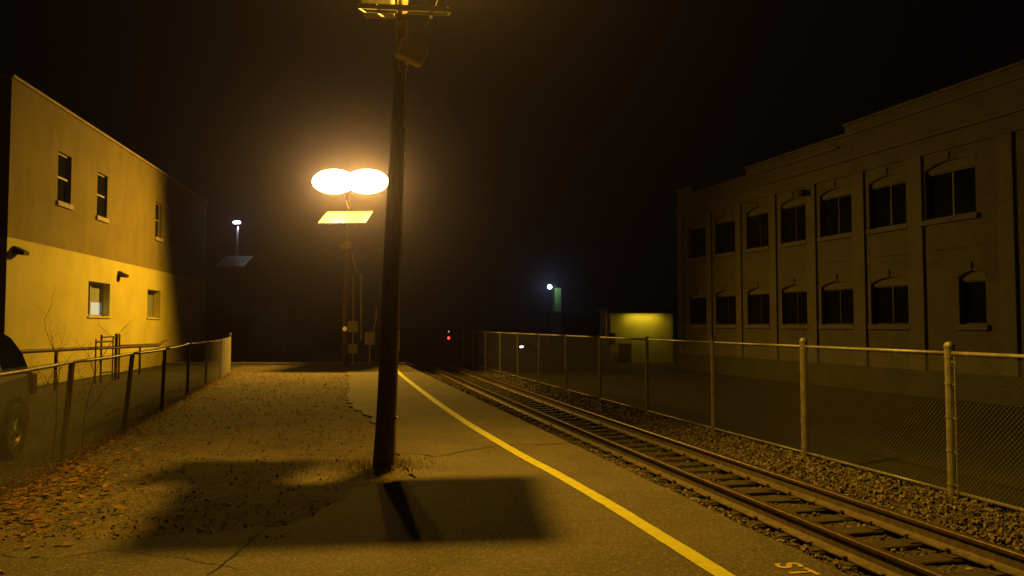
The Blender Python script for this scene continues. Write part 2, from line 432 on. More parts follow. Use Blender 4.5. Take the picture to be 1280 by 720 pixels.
# ------------------------------------------------------------------ track
def bed_z(off, y):
    # profile across the track
    if off < -.95: return lerp(-.40, -.47, min(1, (-.95 - off) / -.6 + 1)) if False else -.44
    if off < .95: return -.545
    return lerp(-.50, -.33, min(1, (off - .95) / .8))
mb = MB(); vs = []; fs = []; offs = [-1.75 + .05 * i for i in range(76)]
rows = []; y = -3.0
while y < 120: rows.append(y); y += .07 if y < 14 else (.16 if y < 30 else .8)
for y in rows:
    for o in offs:
        p = track_pt(y, o, 0)
        z = bed_z(o, y) + (.012 if abs(o) < .9 else .035) * noise.noise(Vector((p.x * 9, p.y * 9, 0))) + .03 * noise.noise(Vector((p.x * 2.2, p.y * 2.2, 4)))
        vs.append((p.x, p.y, z))
n = len(offs)
for j in range(len(rows) - 1):
    for i in range(n - 1): fs.append((j*n+i, j*n+i+1, (j+1)*n+i+1, (j+1)*n+i))
mb.raw(vs, fs); tag(mb.build('ballast_bed', M['ballast'], smooth=True), kind='structure')

# loose stones
def stone(b, c, r):
    k = 8; t = R.uniform(0, 6.28); vs = []
    q = Matrix.Rotation(R.uniform(0, 6.28), 3, Vector((R.uniform(-1, 1), R.uniform(-1, 1), R.uniform(-1, 1))).normalized() if True else 'X')
    for sx in (-1, 1):
        for sy in (-1, 1):
            for sz in (-1, 1):
                p = q @ Vector((sx * r * R.uniform(.55, 1.05), sy * r * R.uniform(.5, .95), sz * r * R.uniform(.4, .8)))
                vs.append(c + p)
    b.raw(vs, [(0,1,3,2),(4,6,7,5),(0,4,5,1),(2,3,7,6),(0,2,6,4),(1,5,7,3)])
mb = MB()
for i in range(23000):
    y = 4.5 + 30 * R.random() ** 1.9
    u = R.random()
    o = R.uniform(.85, 2.0) if u < .62 else (R.uniform(-1.3, -.72) if u < .84 else R.uniform(-.9, .9))
    p = track_pt(y, o, 0); p.z = bed_z(o, y) + R.uniform(-.005, .03) + (.02 if abs(o) > .8 else 0)
    if p.x > fenceR_x(p.y) + .5: continue
    ph = ((y - 3.6) / .52) % 1.0
    if abs(o) < .97 and (ph < .27 or ph > .73): continue
    stone(mb, p, R.uniform(.009, .024) * (1 + .016 * y))
tag(mb.build('ballast_stones', M['stone']), kind='stuff')

# ties : build one, copy
def make_tie():
    root = empty('railroad_tie', label='dark creosoted wooden tie lying crosswise under the two rails', cat='railroad tie', group='ties under the rails')
    b = MB(); b.box(-.95, .95, -.115, .115, -.2, 0, bev=.012); b.build('beam', M['tie'], root)
    for sx in (-1, 1):
        b = MB(); b.box(sx*.57 - .17, sx*.57 + .17, -.085, .085, .0, .016, bev=.004); pl_ = b.build('tie_plate', M['plate'], root)
        for dx, dy in ((-.115, .05), (.115, -.05)):
            b = MB(); x = sx*.57 + dx
            b.box(x - .012, x + .012, dy - .012, dy + .012, .016, .05)
            b.box(x - .024, x + .024, dy - .018, dy + .018, .05, .064, bev=.005)
            b.build('spike', M['plate'], pl_)
    return root
def children(o): return [c for c in o.children]
def copy_tree(o, parent=None, parts=True):
    c = o.copy(); COL.objects.link(c)
    c.parent = parent
    if parts:
        for ch in children(o): copy_tree(ch, c)
    return c
proto = make_tie()
bpy.context.view_layer.update()
ties = []; y = 3.6; first = True; k = 0
protolist = [(c, list(c.children)) for c in proto.children]
while y < 62:
    yy = y + R.uniform(-.03, .03)
    if first: t_ = proto; first = False
    else:
        t_ = proto.copy(); COL.objects.link(t_)
        for c, subs in protolist:
            if c.name.startswith('tie_plate') and y > 30: continue
            d_ = c.copy(); COL.objects.link(d_); d_.parent = t_
            for s_ in subs:
                e_ = s_.copy(); COL.objects.link(e_); e_.parent = d_
    p = track_pt(yy, R.uniform(-.03, .03), TIE_Z + R.uniform(-.008, .004))
    t_.location = p; dt = track_t(yy); t_.rotation_euler = (R.uniform(-.01, .01), R.uniform(-.006, .006), math.atan2(dt.y, dt.x) - PI/2 + R.uniform(-.025, .025))
    y += .52

def make_rail(off, label):
    prof = [(-.085, 0), (-.085, .014), (-.028, .032), (-.013, .05), (-.013, .142), (-.038, .158), (-.041, .188), (-.034, .199)]
    prof = prof + [(-a, z) for a, z in prof[::-1]]
    rows = []; y = -3.0
    while y < 118: rows.append(y); y += .8
    body = MB(); head = MB(); n = len(prof)
    R_ = [[track_pt(y, off + a, TIE_Z + .018 + z) for a, z in prof] for y in rows]
    hs = 5  # head starts at index 5
    for j in range(len(rows) - 1):
        for i in range(n - 1):
            q = (R_[j][i], R_[j][i+1], R_[j+1][i+1], R_[j+1][i])
            (head if hs <= i <= n - 2 - hs else body).quad(*q)
    e = empty('rail', (0, 0, 0), label=label, cat='rail', group='steel rails of the track')
    body.build('rail_web', M['rust'], e); head.build('rail_head', M['railhead'], e)
make_rail(-.57, 'rusty steel rail along the edge of the asphalt platform')
make_rail(.57, 'rusty steel rail on the side facing the tall chain link fence')

# ------------------------------------------------------------------ chain link fences
def chain(b, P0, P1, z0, z1, pitch=.055, r=.0016):
    """crossing straight wires between two points, clipped to the rectangle"""
    P0 = Vector(P0); P1 = Vector(P1); Ld = (P1 - P0).length; d = (P1 - P0) / Ld; h = z1 - z0
    nn = Vector((d.y, -d.x, 0))
    for sgn in (1, -1):
        u = -h if sgn > 0 else 0
        end = Ld if sgn > 0 else Ld + h
        while u < end:
            # line from (u,0) going to (u+sgn*h, h)
            a0, b0 = u, 0.0; a1, b1 = u + sgn * h, h
            ts = [0, 1]
            lo, hi = 0.0, 1.0
            if sgn > 0:
                lo = max(0, -u / h); hi = min(1, (Ld - u) / h)
            else:
                lo = max(0, (u - Ld) / h); hi = min(1, u / h)
            if hi - lo > .02:
                A = P0 + d * (u + sgn * h * lo); A.z = z0 + h * lo
                B = P0 + d * (u + sgn * h * hi); B.z = z0 + h * hi
                off = nn * (.002 * sgn)
                dv = (B - A).normalized(); s1 = nn * r; s2 = dv.cross(nn) * r
                va = [A + off + s1, A + off - s1 * .5 + s2 * .87, A + off - s1 * .5 - s2 * .87]
                vb = [q + (B - A) for q in va]
                b.raw(va + vb, [(0, 1, 4, 3), (1, 2, 5, 4), (2, 0, 3, 5)])
            u += pitch

# right-hand fence : tall, straight, galvanised
fr = empty('chain_link_fence', (0, 0, 0), label='tall galvanised chain link fence with bottom rail running beside the track ballast', cat='fence')
FH = 1.74
postys = [0.6, 3.6, 6.6, 9.6, 12.5, 15.4, 18.5, 21.6, 24.6, 27.6, 30.6, 33.6, 36.6, 39.6, 42.6]
base = -.31
pp = [Vector((fenceR_x(y), y, base)) for y in postys]
for i, p in enumerate(pp):
    b = MB(); term = i in (3, 4)
    r_ = .056 if term else .042
    top = FH + (.06 if term else .03)
    b.tube([p + Vector((0, 0, -.2)), p + Vector((0, 0, top))], r_, 14)
    if term: b.sphere(p + Vector((0, 0, top)), r_ * 1.12, 12, 8)
    else:
        b.tube([p + Vector((0, 0, top - .05)), p + Vector((0, 0, top + .012))], r_ * 1.15, 12)
    if term:
        for zz in (.15, .55, .95, 1.35, 1.66): b.tube([p + Vector((0, 0, zz)), p + Vector((0, 0, zz + .022))], r_ * 1.14, 12)
    b.build('post', M['galv'], fr, smooth=False)
b = MB(); bb = MB(); ch = MB(); tb = MB(); tw = MB()
for i in range(len(pp) - 1):
    a, c = pp[i], pp[i+1]
    d = (c - a).normalized(); nn = Vector((-d.y, d.x, 0))
    b.tube([a + Vector((0, 0, FH - .02)) + d * .03, c + Vector((0, 0, FH - .02)) - d * .03], .024, 10)
    bb.tube([a + Vector((0, 0, .07)) + d * .03, c + Vector((0, 0, .075)) - d * .03], .022, 8)
    far = a.y > 24
    chain(ch, a + nn * .03 + d * .06, c + nn * .03 - d * .06, base + .06, base + FH - .06, pitch=.06, r=.0019)
    if i == 2:   # stretch bars beside the terminal posts
        q = c if i == 2 else a; sg = -1 if i == 2 else 1
        tb.tube([q + d * .10 * sg + nn * .02 + Vector((0, 0, .05)), q + d * .10 * sg + nn * .02 + Vector((0, 0, FH - .05))], .012, 8)
        for zz in (.16, .55, .95, 1.35, 1.62): tb.box(-.06, .06, -.004, .004, -.01, .01, T=Matrix.Translation(q + d * .06 * sg + nn * .02 + Vector((0, 0, zz))) @ Matrix.Rotation(math.atan2(d.y, d.x), 4, 'Z'))
    nt_ = 5
    for k in range(nt_):
        q = a.lerp(c, (k + .5) / nt_) + Vector((0, 0, FH - .02)); l = R.uniform(.05, .11)
        tw.tube([q + nn * .026, q + nn * .034 + Vector((0, 0, -.03)), q + nn * .028 + d * R.uniform(-.01, .02) + Vector((0, 0, -l))], .0035, 5)
for zz in (1,): pass
b.build('top_rail', M['galv'], fr, smooth=True); bb.build('bottom_rail', M['galv'], fr, smooth=True)
ch.build('chain_mesh', M['wire'], fr); tb.build('stretch_bar', M['galv'], fr); tw.build('wire_tie', M['galv'], fr)

# left-hand fence : low, weathered, leaning posts
fl = empty('chain_link_fence', (0, 0, 0), label='low weathered chain link fence with leaning posts between car park and gravel', cat='fence')
LH = 1.27
lys = [0.9, 4.0, 7.0, 10.05, 13.15, 16.3, 19.4, 22.5, 25.6, 28.9]
lp = [Vector((fenceL_x(y), y, 0)) for y in lys]
lp[-1] = Vector((*gpt(287, 465), 0))
lean = [(0, 0), (.03, 0), (.02, 0), (.10, 0.02), (.12, .03), (.05, 0), (.02, 0), (.0, 0), (.02, 0), (0, 0)]
tops = []
for i, p in enumerate(lp):
    b = MB(); last = i == len(lp) - 1
    t_ = p + Vector((lean[i][0], lean[i][1], LH + (.12 if last else 0) + (0.02 * math.sin(i * 2.3) if i < 8 else 0)))
    tops.append(Vector((t_.x, t_.y, LH + .02 * math.sin(i * 2.3))))
    r_ = .042 if last else .036
    b.tube([p + Vector((0, 0, -.2)), t_], r_, 12)
    if last: b.sphere(t_, .046, 10, 6)
    b.build('post', M['oldgalv'] if last else M['pipe'], fl)
b = MB(); ch = MB()
for i in range(len(lp) - 1):
    a, c = tops[i].copy(), tops[i+1].copy(); d = (c - a).normalized()
    mid = [a.lerp(c, k / 4) + Vector((0, 0, -.012 * math.sin(PI * k / 4))) for k in range(5)]
    b.tube(mid, .021, 9)
    A = lp[i].lerp(tops[i], .5); C = lp[i+1].lerp(tops[i+1], .5)
    chain(ch, (A.x + .03, A.y, 0), (C.x + .03, C.y, 0), .03, LH + .03, pitch=.056, r=.0019)
b.build('top_rail', M['oldgalv'], fl, smooth=True); ch.build('chain_mesh', M['oldwire'], fl)

# ------------------------------------------------------------------ walls with openings
def wall_holes(b, x0, x1, z0, z1, holes, y=0.0, depth=.12):
    xs = sorted({x0, x1, *[h[0] for h in holes], *[h[1] for h in holes]}); zs = sorted({z0, z1, *[h[2] for h in holes], *[h[3] for h in holes]})
    xs = [x for x in xs if x0 <= x <= x1]; zs = [z for z in zs if z0 <= z <= z1]
    for i in range(len(xs) - 1):
        for j in range(len(zs) - 1):
            cx = (xs[i] + xs[i+1]) / 2; cz = (zs[j] + zs[j+1]) / 2
            if any(h[0] < cx < h[1] and h[2] < cz < h[3] for h in holes): continue
            b.quad((xs[i], y, zs[j]), (xs[i+1], y, zs[j]), (xs[i+1], y, zs[j+1]), (xs[i], y, zs[j+1]))
    for (a, c, e, f) in holes:
        b.quad((a, y, e), (a, y, f), (a, y + depth, f), (a, y + depth, e)); b.quad((c, y, f), (c, y, e), (c, y + depth, e), (c, y + depth, f))
        b.quad((a, y, f), (c, y, f), (c, y + depth, f), (a, y + depth, f)); b.quad((c, y, e), (a, y, e), (a, y + depth, e), (c, y + depth, e))

# ---- left building
lb_ang = math.atan2(.99, -.1413)
def lz(px): return 10.37 / ((640 - px) / F - .1427)
LB0 = 21.0
lb = empty('warehouse_building', (-10.37 - .1427 * LB0, LB0, 0), lb_ang, label='two tone yellow block building with flat roof standing beyond the low fence', cat='building')
lx = lambda px: (lz(px) - LB0) * 1.0101
LBL = 22.0; TOP = 8.35; MIDZ = 4.08
upper = [(lx(68), lx(85), 5.52, 7.04), (lx(118), lx(131), 5.5, 7.02), (lx(192), lx(200), 5.5, 7.0), (lx(214), lx(219.5), 5.5, 7.0)]
lower = [(lx(110), lx(137), 2.05, 3.22), (lx(184), lx(200.5), 2.05, 3.22)]
b = MB(); wall_holes(b, 0, LBL, -.3, MIDZ, lower, 0, .32)
b.quad((0, 12, -.3), (0, 0, -.3), (0, 0, MIDZ), (0, 12, MIDZ)); b.quad((LBL, 0, -.3), (LBL, 12, -.3), (LBL, 12, MIDZ), (LBL, 0, MIDZ)); b.quad((LBL, 12, -.3), (0, 12, -.3), (0, 12, MIDZ), (LBL, 12, MIDZ))
b.build('lower_wall', M['creamwall'], lb)
b = MB(); wall_holes(b, 0, LBL, MIDZ, TOP, upper, 0, .16)
b.quad((0, 12, MIDZ), (0, 0, MIDZ), (0, 0, TOP), (0, 12, TOP)); b.quad((LBL, 0, MIDZ), (LBL, 12, MIDZ), (LBL, 12, TOP), (LBL, 0, TOP)); b.quad((LBL, 12, MIDZ), (0, 12, MIDZ), (0, 12, TOP), (LBL, 12, TOP))
b.build('upper_wall', M['stucco'], lb)
b = MB(); b.box(-.06, LBL + .06, -.07, .3, TOP + .002, TOP + .09, bev=.01); b.box(-.06, LBL + .06, 11.7, 12.06, TOP + .002, TOP + .09); b.box(-.06, .3, .3, 11.7, TOP + .002, TOP + .09)
b.build('coping', M['coping'], lb)
b = MB(); b.quad((.1, .1, TOP - .3), (LBL - .1, .1, TOP - .3), (LBL - .1, 11.9, TOP - .3), (.1, 11.9, TOP - .3)); b.build('roof', M['roof'], lb)
for (a, c, e, f) in upper:      # double hung windows
    w = MB(); t = .05; y0, y1 = .1, .16
    w.box(a, a + t, y0, y1, e, f); w.box(c - t, c, y0, y1, e, f); w.box(a + t, c - t, y0, y1, f - t, f); w.box(a + t, c - t, y0, y1, e, e + t)
    mz = (e + f) / 2; w.box(a + t, c - t, y0 - .02, y1, mz - .03, mz + .03)
    win = w.build('window', M['winframe'], lb)
    g = MB(); g.quad((a + t, .15, e + t), (c - t, .15, e + t), (c - t, .15, mz - .03), (a + t, .15, mz - .03)); g.quad((a + t, .13, mz + .03), (c - t, .13, mz + .03), (c - t, .13, f - t), (a + t, .13, f - t))
    g.build('pane', M['glass'], win)
    s = MB(); s.box(a - .08, c + .08, -.07, .1, e - .15, e - .002, bev=.008); s.build('sill', M['sill'], win)
for k, (a, c, e, f) in enumerate(lower):   # sliders set deep in the wall
    w = MB(); t = .05; y0, y1 = .24, .32
    w.box(a, a + t, y0, y1, e, f); w.box(c - t, c, y0, y1, e, f); w.box(a + t, c - t, y0, y1, f - t, f); w.box(a + t, c - t, y0, y1, e, e + t)
    mx = lerp(a, c, .40); w.box(mx - .04, mx + .04, y0 - .02, y1, e + t, f - t)
    win = w.build('window', M['winframe'], lb)
    s = MB(); s.box(a - .05, c + .05, -.05, .24, e - .07, e - .002, bev=.008); s.build('sill', M['creamwall'], win)
    g = MB(); g.quad((a + t, .30, e + t), (mx - .04, .30, e + t), (mx - .04, .30, f - t), (a + t, .30, f - t)); g.build('pane', M['glass'], win)
    bl = MB()
    if k == 0:
        q = lerp(mx, c, .42); zz = lerp(e, f, .42)
        bl.quad((mx + .04, .31, zz), (c - t, .31, zz), (c - t, .31, f - t), (mx + .04, .31, f - t)); bl.build('blind', M['blind'], win)
        li = MB(); li.quad((mx + .04, .315, e + t), (c - t, .315, e + t), (c - t, .315, zz), (mx + .04, .315, zz)); li.build('lit_pane', M['litroom'], win)
    else:
        bl.quad((mx + .04, .31, e + t), (c - t, .31, e + t), (c - t, .31, f - t), (mx + .04, .31, f - t)); bl.build('blind', M['blind'], win)
for px, h_ in ((17, 3.75), (148, 3.62)):   # unlit wall lamps
    x = lx(px); w = MB()
    w.box(x - .14, x + .14, -.06, -.002, h_ - .1, h_ + .12, bev=.01)
    w.raw([(x-.17,-.06,h_+.1),(x+.17,-.06,h_+.1),(x+.17,-.3,h_-.02),(x-.17,-.3,h_-.02),(x-.17,-.06,h_-.1),(x+.17,-.06,h_-.1),(x+.15,-.28,h_-.12),(x-.15,-.28,h_-.12)],
          [(0,1,2,3),(4,7,6,5),(3,2,6,7),(0,3,7,4),(1,5,6,2),(0,4,5,1)])
    w.build('wall_lamp', M['darkmetal'], lb)

# pipe rail and gate in front of that wall
def wl(px, py, off):     # a point off metres in front of the left wall at pixel column px
    k = (px - 640) / F
    # wall shifted towards the track by off: x = -10.37 + off*1.01 - .1427 z
    z = (10.37 - off * 1.0101) / (-k - .1427); return ypt(px, py, z)
pr = empty('pipe_railing', (*wl(60, 470, 1.2).xy, 0), label='long dark pipe railing in front of the yellow wall', cat='railing')
def loc(o, p): return Vector(p) - Vector(o.location)
b = MB()
up_ = [wl(px, py, 1.2) for px, py in ((-40, 443), (10, 440.5), (60, 438), (100, 436), (150, 434), (198, 431.8), (204, 427), (208, 425))]
b.tube([loc(pr, p) for p in up_], .05, 8); b.build('top_pipe', M['pipe'], pr, smooth=True)
b = MB(); up2 = [wl(px, py, 1.2) for px, py in ((150, 432), (190, 430), (202, 429.6))]
b.tube([loc(pr, p) for p in up2], .025, 8); b.build('upper_pipe', M['pipe'], pr, smooth=True)
for px in (20, 70, 175, 205):
    q = wl(px, 434.5 if px > 100 else 438, 1.2); b = MB(); b.tube([loc(pr, (q.x, q.y, 0)), loc(pr, q)], .04, 8); b.build('post', M['pipe'], pr)
gt = empty('yard_gate', (*wl(135, 470, 1.35).xy, 0), label='small rusty pipe frame gate by the pipe railing', cat='gate')
def gbar(name, pts, r):
    b = MB(); b.tube([loc(gt, p) for p in pts], r, 8); b.build(name, M['pipe'], gt)
for px, top, r in ((120, 424, .022), (127, 418.5, .03), (141.5, 420, .022), (145.7, 417, .05), (149.5, 417.5, .03)):
    p = wl(px, top, 1.35); gbar('upright', [(p.x, p.y, 0), p], r)
gbar('crossbar', [wl(120, 427.5, 1.35), wl(141, 426.5, 1.35)], .03)
gbar('crossbar', [wl(127, 421.5, 1.35), wl(149, 420.5, 1.35)], .025)
gbar('crossbar', [wl(120, 435.5, 1.35), wl(149.5, 434.5, 1.35)], .03)
gbar('crossbar', [wl(127, 466, 1.35), wl(145, 464, 1.35)], .025)

# ---- right building
RB_S = 1.0412
def rz(px): return 19.65 / ((px - 640) / F + .29)
RZ1 = rz(847.5)
rb_ang = math.atan2(-.9604, .2785)
rb = empty('factory_building', (19.65 - .29 * RZ1, RZ1, -.5), rb_ang, label='long two storey painted brick building with arched windows and stepped parapet', cat='building')
rx = lambda px: (RZ1 - rz(px)) * RB_S
dz = .5
RBL = (RZ1 - 12.0) * RB_S
PIER = [(849, 855), (884.7, 891), (922, 928.5), (964.5, 972.5), (1011, 1022.5), (1069, 1084), (1138, 1157.5), (1252.5, 1273)]
WB = [(862, 883), (895, 920), (934.5, 962), (977.5, 1010), (1027, 1067.5), (1089, 1137)]
SL0, GT0, AT0 = 1.76 + dz, 3.02 + dz, 3.28 + dz
SL1, GT1, AT1 = 4.93 + dz, 6.32 + dz, 6.6 + dz
wins = []
for a, c in WB:
    wins.append((rx(a), rx(c), SL0, GT0, AT0)); wins.append((rx(a), rx(c), SL1, GT1, AT1))
wins.append((rx(1160), rx(1223.5), SL1, GT1, AT1)); wins.append((rx(1199), rx(1233), SL0, GT0, AT0))
xq = rx(1273) + .5
while xq < RBL - 4:
    wins.append((xq, xq + 2.2, SL0, GT0, AT0)); wins.append((xq, xq + 2.2, SL1, GT1, AT1)); xq += 3.4
PL = .37 + dz
holes = [(w[0], w[1], w[2], w[4]) for w in wins]
S1, S2, S3 = rx(935), rx(1060), rx(866)
H0, H1, H2 = 8.03 + dz, 8.36 + dz, 8.68 + dz
CT = 8.0 + dz
b = MB(); wall_holes(b, 0, RBL, PL, CT, holes, 0, .2)
def arch_fill(b, w):   # corners above the segmental arch, flush with the wall
    a, c, e, g, t = w; rise = min(.17, t - g - .02); n = 10
    pts = [(lerp(a, c, i / n), t - rise * (2 * i / n - 1) ** 2) for i in range(n + 1)]
    for i in range(n):
        (xa, za), (xb, zb) = pts[i], pts[i+1]
        if t - za > 1e-4 or t - zb > 1e-4:
            b.quad((xa, 0.0, za), (xb, 0.0, zb), (xb, 0.0, t), (xa, 0.0, t))
        b.quad((xa, 0, za), (xa, .2, za), (xb, .2, zb), (xb, 0, zb))
for w in wins: arch_fill(b, w)
D = 14
for (xa, xb, zt) in ((0, S3, H1), (S3, S1, H0), (S1, S2, H1), (S2, RBL, H2)):     # stepped parapet
    b.quad((xa, 0, CT), (xb, 0, CT), (xb, 0, zt), (xa, 0, zt)); b.quad((xa, 0, zt), (xb, 0, zt), (xb, .35, zt), (xa, .35, zt))
    b.quad((xb, .35, CT - .4), (xa, .35, CT - .4), (xa, .35, zt), (xb, .35, zt))
for x, za, zb in ((S3, H0, H1), (S1, H0, H1), (S2, H1, H2)): b.quad((x, 0, za), (x, .35, za), (x, .35, zb), (x, 0, zb))
b.quad((0, D, 0), (0, 0, 0), (0, 0, CT), (0, D, CT)); b.quad((0, .35, CT), (0, 0, CT), (0, 0, H1), (0, .35, H1))
b.quad((RBL, 0, 0), (RBL, D, 0), (RBL, D, CT), (RBL, 0, CT)); b.quad((RBL, D, 0), (0, D, 0), (0, D, CT), (RBL, D, CT))
b.build('wall', M['brick'], rb)
b = MB(); b.quad((0, .35, CT - .3), (RBL, .35, CT - .3), (RBL, D, CT - .3), (0, D, CT - .3)); b.build('roof', M['roof'], rb)
b = MB(); b.box(-.02, RBL, -.05, .0, -.3, PL - .003, bev=.006); b.box(-.02, RBL, .002, .2, -.3, PL - .003); b.build('base_band', M['base_band'], rb)  # darker brick band along the foot of the wall
BELT = 7.43 + dz
piers = [(rx(a), rx(c)) for a, c in PIER]
xq = rx(1273) + 2.95
while xq < RBL - 1: piers.append((xq, xq + .7)); xq += 3.4
for (xa, xb) in piers:
    b = MB(); b.box(xa, xb, -.075, -.002, PL, BELT - .5, bev=.008); b.build('pier', M['brickpier'], rb)
# the frieze above the piers and the two string courses
b = MB(); b.box(0, RBL, -.075, -.002, BELT - .497, BELT - .02); 
b.build('frieze', M['brick'], rb)
b = MB(); b.box(-.03, RBL, -.19, -.002, BELT - .017, BELT + .06, bev=.012); b.build('string_course', M['brickpier'], rb)
b = MB(); b.box(S2 - .3, RBL, -.1, -.002, H1 - .06, H1 + .03, bev=.01); b.build('string_course', M['brickpier'], rb)
b = MB(); b.box(S1 - .25, S2 - .303, -.1, -.002, H0 - .06, H0 + .02, bev=.01); b.build('string_course', M['brickpier'], rb)
b = MB(); b.box(S1 - .1, S2 - .05, -.08, .37, H1 + .002, H1 + .07, bev=.01); b.box(S2 - .05, RBL, -.08, .37, H2 + .002, H2 + .08, bev=.01); b.box(-.05, S3, -.08, .37, H1 + .002, H1 + .07, bev=.01); b.box(S3 + .002, S1 - .102, -.05, .37, H0 + .002, H0 + .06, bev=.01)
b.build('coping', M['brickpier'], rb)
# a joint line along each storey between the piers
b = MB(); gx = sorted(piers)
for i in range(len(gx) - 1):
    b.box(gx[i][1] + .01, gx[i+1][0] - .01, -.03, -.002, 3.98 + dz, 4.02 + dz)
b.build('storey_band', M['brick'], rb)
for (a, c, e, g, t) in wins:
    w = MB(); q = .045; y0, y1 = .13, .19
    w.box(a, a + q, y0, y1, e, g); w.box(c - q, c, y0, y1, e, g); w.box(a + q, c - q, y0, y1, g - q, g); w.box(a + q, c - q, y0, y1, e, e + q)
    nm = 2 if c - a > 1.3 else 1
    for k in range(1, nm):
        x = lerp(a, c, k / nm); w.box(x - .03, x + .03, y0 + .01, y1, e + q, g - q)
    win = w.build('window', M['darkframe'], rb)
    gl = MB(); gl.quad((a + q, .155, e + q), (c - q, .155, e + q), (c - q, .198, g - q), (a + q, .198, g - q)); gl.build('pane', M['glass'], win)
    s = MB(); s.box(a - .09, c + .09, -.09, .13, e - .16, e - .002, bev=.01); s.build('sill', M['brickpier'], win)
    s = MB(); rise = min(.17, t - g - .02); n = 10
    for i in range(n):
        x_, x2 = lerp(a, c, i / n), lerp(a, c, (i + 1) / n)
        z_, z2 = t - rise * (2*i/n - 1)**2, t - rise * (2*(i+1)/n - 1)**2
        s.quad((x_, .09, g), (x2, .09, g), (x2, .09, z2 + .002), (x_, .09, z_ + .002))
    s.quad((a, .09, g), (a, .19, g), (c, .19, g), (c, .09, g)); s.build('arch_infill', M['infill'], win)
    s = MB()    # projecting hood of the arch
    for i in range(n):
        x_, x2 = lerp(a - .06, c + .06, i / n), lerp(a - .06, c + .06, (i + 1) / n)
        z_, z2 = t - rise * (2*i/n - 1)**2 + .01, t - rise * (2*(i+1)/n - 1)**2 + .01
        s.raw([(x_, -.022, z_), (x2, -.022, z2), (x2, -.022, z2 + .07), (x_, -.022, z_ + .07), (x_, -.002, z_), (x2, -.002, z2), (x2, -.002, z2 + .07), (x_, -.002, z_ + .07)],
              [(0,1,2,3), (3,2,6,7), (1,0,4,5)])
    cx_ = (a + c) / 2; s.box(cx_ - .035, cx_ + .035, -.045, -.022, t + .0, t + .26, bev=.008)
    s.build('arch_hood', M['brick'], win)
x = rx(1012); b = MB(); b.box(x - .16, x + .16, -.35, -.135, 6.55 + dz, 6.78 + dz, bev=.03); b.build('wall_lamp', M['darkmetal'], rb)

# ------------------------------------------------------------------ poles with solar lamps
def solar_panel(parent, c, w, dp, tilt, yaw=0):
    T = Matrix.Translation(c) @ Matrix.Rotation(yaw, 4, 'Z') @ Matrix.Rotation(tilt, 4, 'X')
    b = MB(); t = .06; f = .03
    b.box(-w/2, w/2, -dp/2, -dp/2 + f, -t, 0, bev=.004); b.box(-w/2, w/2, dp/2 - f, dp/2, -t, 0, bev=.004)
    b.box(-w/2, -w/2 + f, -dp/2 + f, dp/2 - f, -t, 0); b.box(w/2 - f, w/2, -dp/2 + f, dp/2 - f, -t, 0)
    for xx in (-w*.28, w*.28): b.box(xx - .02, xx + .02, -dp/2 + f, dp/2 - f, -t - .045, -t - .002)
    pan = b.build('solar_panel', M['alu'], parent); pan.matrix_local = T
    g = MB(); g.quad((-w/2 + f, -dp/2 + f, -.006), (w/2 - f, -dp/2 + f, -.006), (w/2 - f, dp/2 - f, -.006), (-w/2 + f, dp/2 - f, -.006))
    g.build('solar_cells', M['solar'], pan)
    g = MB(); g.quad((-w/2 + f, dp/2 - f, -.03), (w/2 - f, dp/2 - f, -.03), (w/2 - f, -dp/2 + f, -.03), (-w/2 + f, -dp/2 + f, -.03)); g.build('backsheet', M['backsheet'], pan)
    for xx in (-w*.3, w*.46):
        q = MB(); q.sphere((xx, -dp/2 - .006, -.02), .012, 8, 6); q.build('bolt', M['alu'], pan)
    return pan

# --- near pole
nb = gpt(477.5, 585); NB = Vector((nb[0], nb[1] + .13, 0))
topdir = Vector((.034, 0, 1)).normalized()
def on_pole(h): return Vector((topdir.x * h, 0, h))
np_ = empty('lamp_pole', NB, label='leaning wooden utility pole carrying a loudspeaker on the platform', cat='lamp pole')
b = MB(); hs = [-.3, 0, .12, .5, 1, 2, 3, 4, 5, 6.15]
b.tube([on_pole(h) + Vector((.008 * math.sin(h * 1.7), 0, 0)) for h in hs], [.138 if h < .2 else (.132 - .011 * h) for h in hs], 20); b.build('post', M['wood'], np_, smooth=True)
b = MB(); lit_strip = [on_pole(h) + Vector((.128 - .0105 * h, -.05, 0)) for h in (.0, 1, 2, 3, 4, 5, 5.6)]
b.tube(lit_strip, .02, 8); b.build('conduit', M['conduit'], np_, smooth=True)  # pale conduit added to stand in for the post's lit right edge
for h in (.6, 1.7, 2.9, 4.2, 5.0):
    b = MB(); q = on_pole(h) + Vector((.128 - .0105 * h, -.05, 0)); b.box(q.x - .035, q.x + .03, q.y - .026, q.y + .03, q.z - .015, q.z + .015); b.build('edge_strap', M['oldgalv'], np_)
# small equipment on the far face of the post
b = MB(); q = on_pole(1.55); b.box(q.x - .1, q.x + .1, .13, .25, q.z - .14, q.z + .14, bev=.01); b.build('junction_box', M['greybox'], np_)
# loudspeaker
spc = ypt(514.5, 65, NB.y - .30) - NB
e = empty('loudspeaker'); e.parent = np_; e.location = spc; e.rotation_euler = (math.radians(10), math.radians(18), math.radians(22))
b = MB(); b.box(-.17, .17, -.1, .12, -.125, .125, bev=.02); b.build('speaker_shell', M['speaker'], e)
b = MB(); b.box(-.15, .15, -.112, -.102, -.105, .105, bev=.004); b.build('grille', M['grille'], e)
b = MB(); b.sphere((-.02, -.114, 0), .018, 10, 6); b.build('badge', M['alu'], e)
b = MB(); b.box(-.03, .03, .12, .24, -.03, .03); b.build('bracket', M['darkmetal'], e)
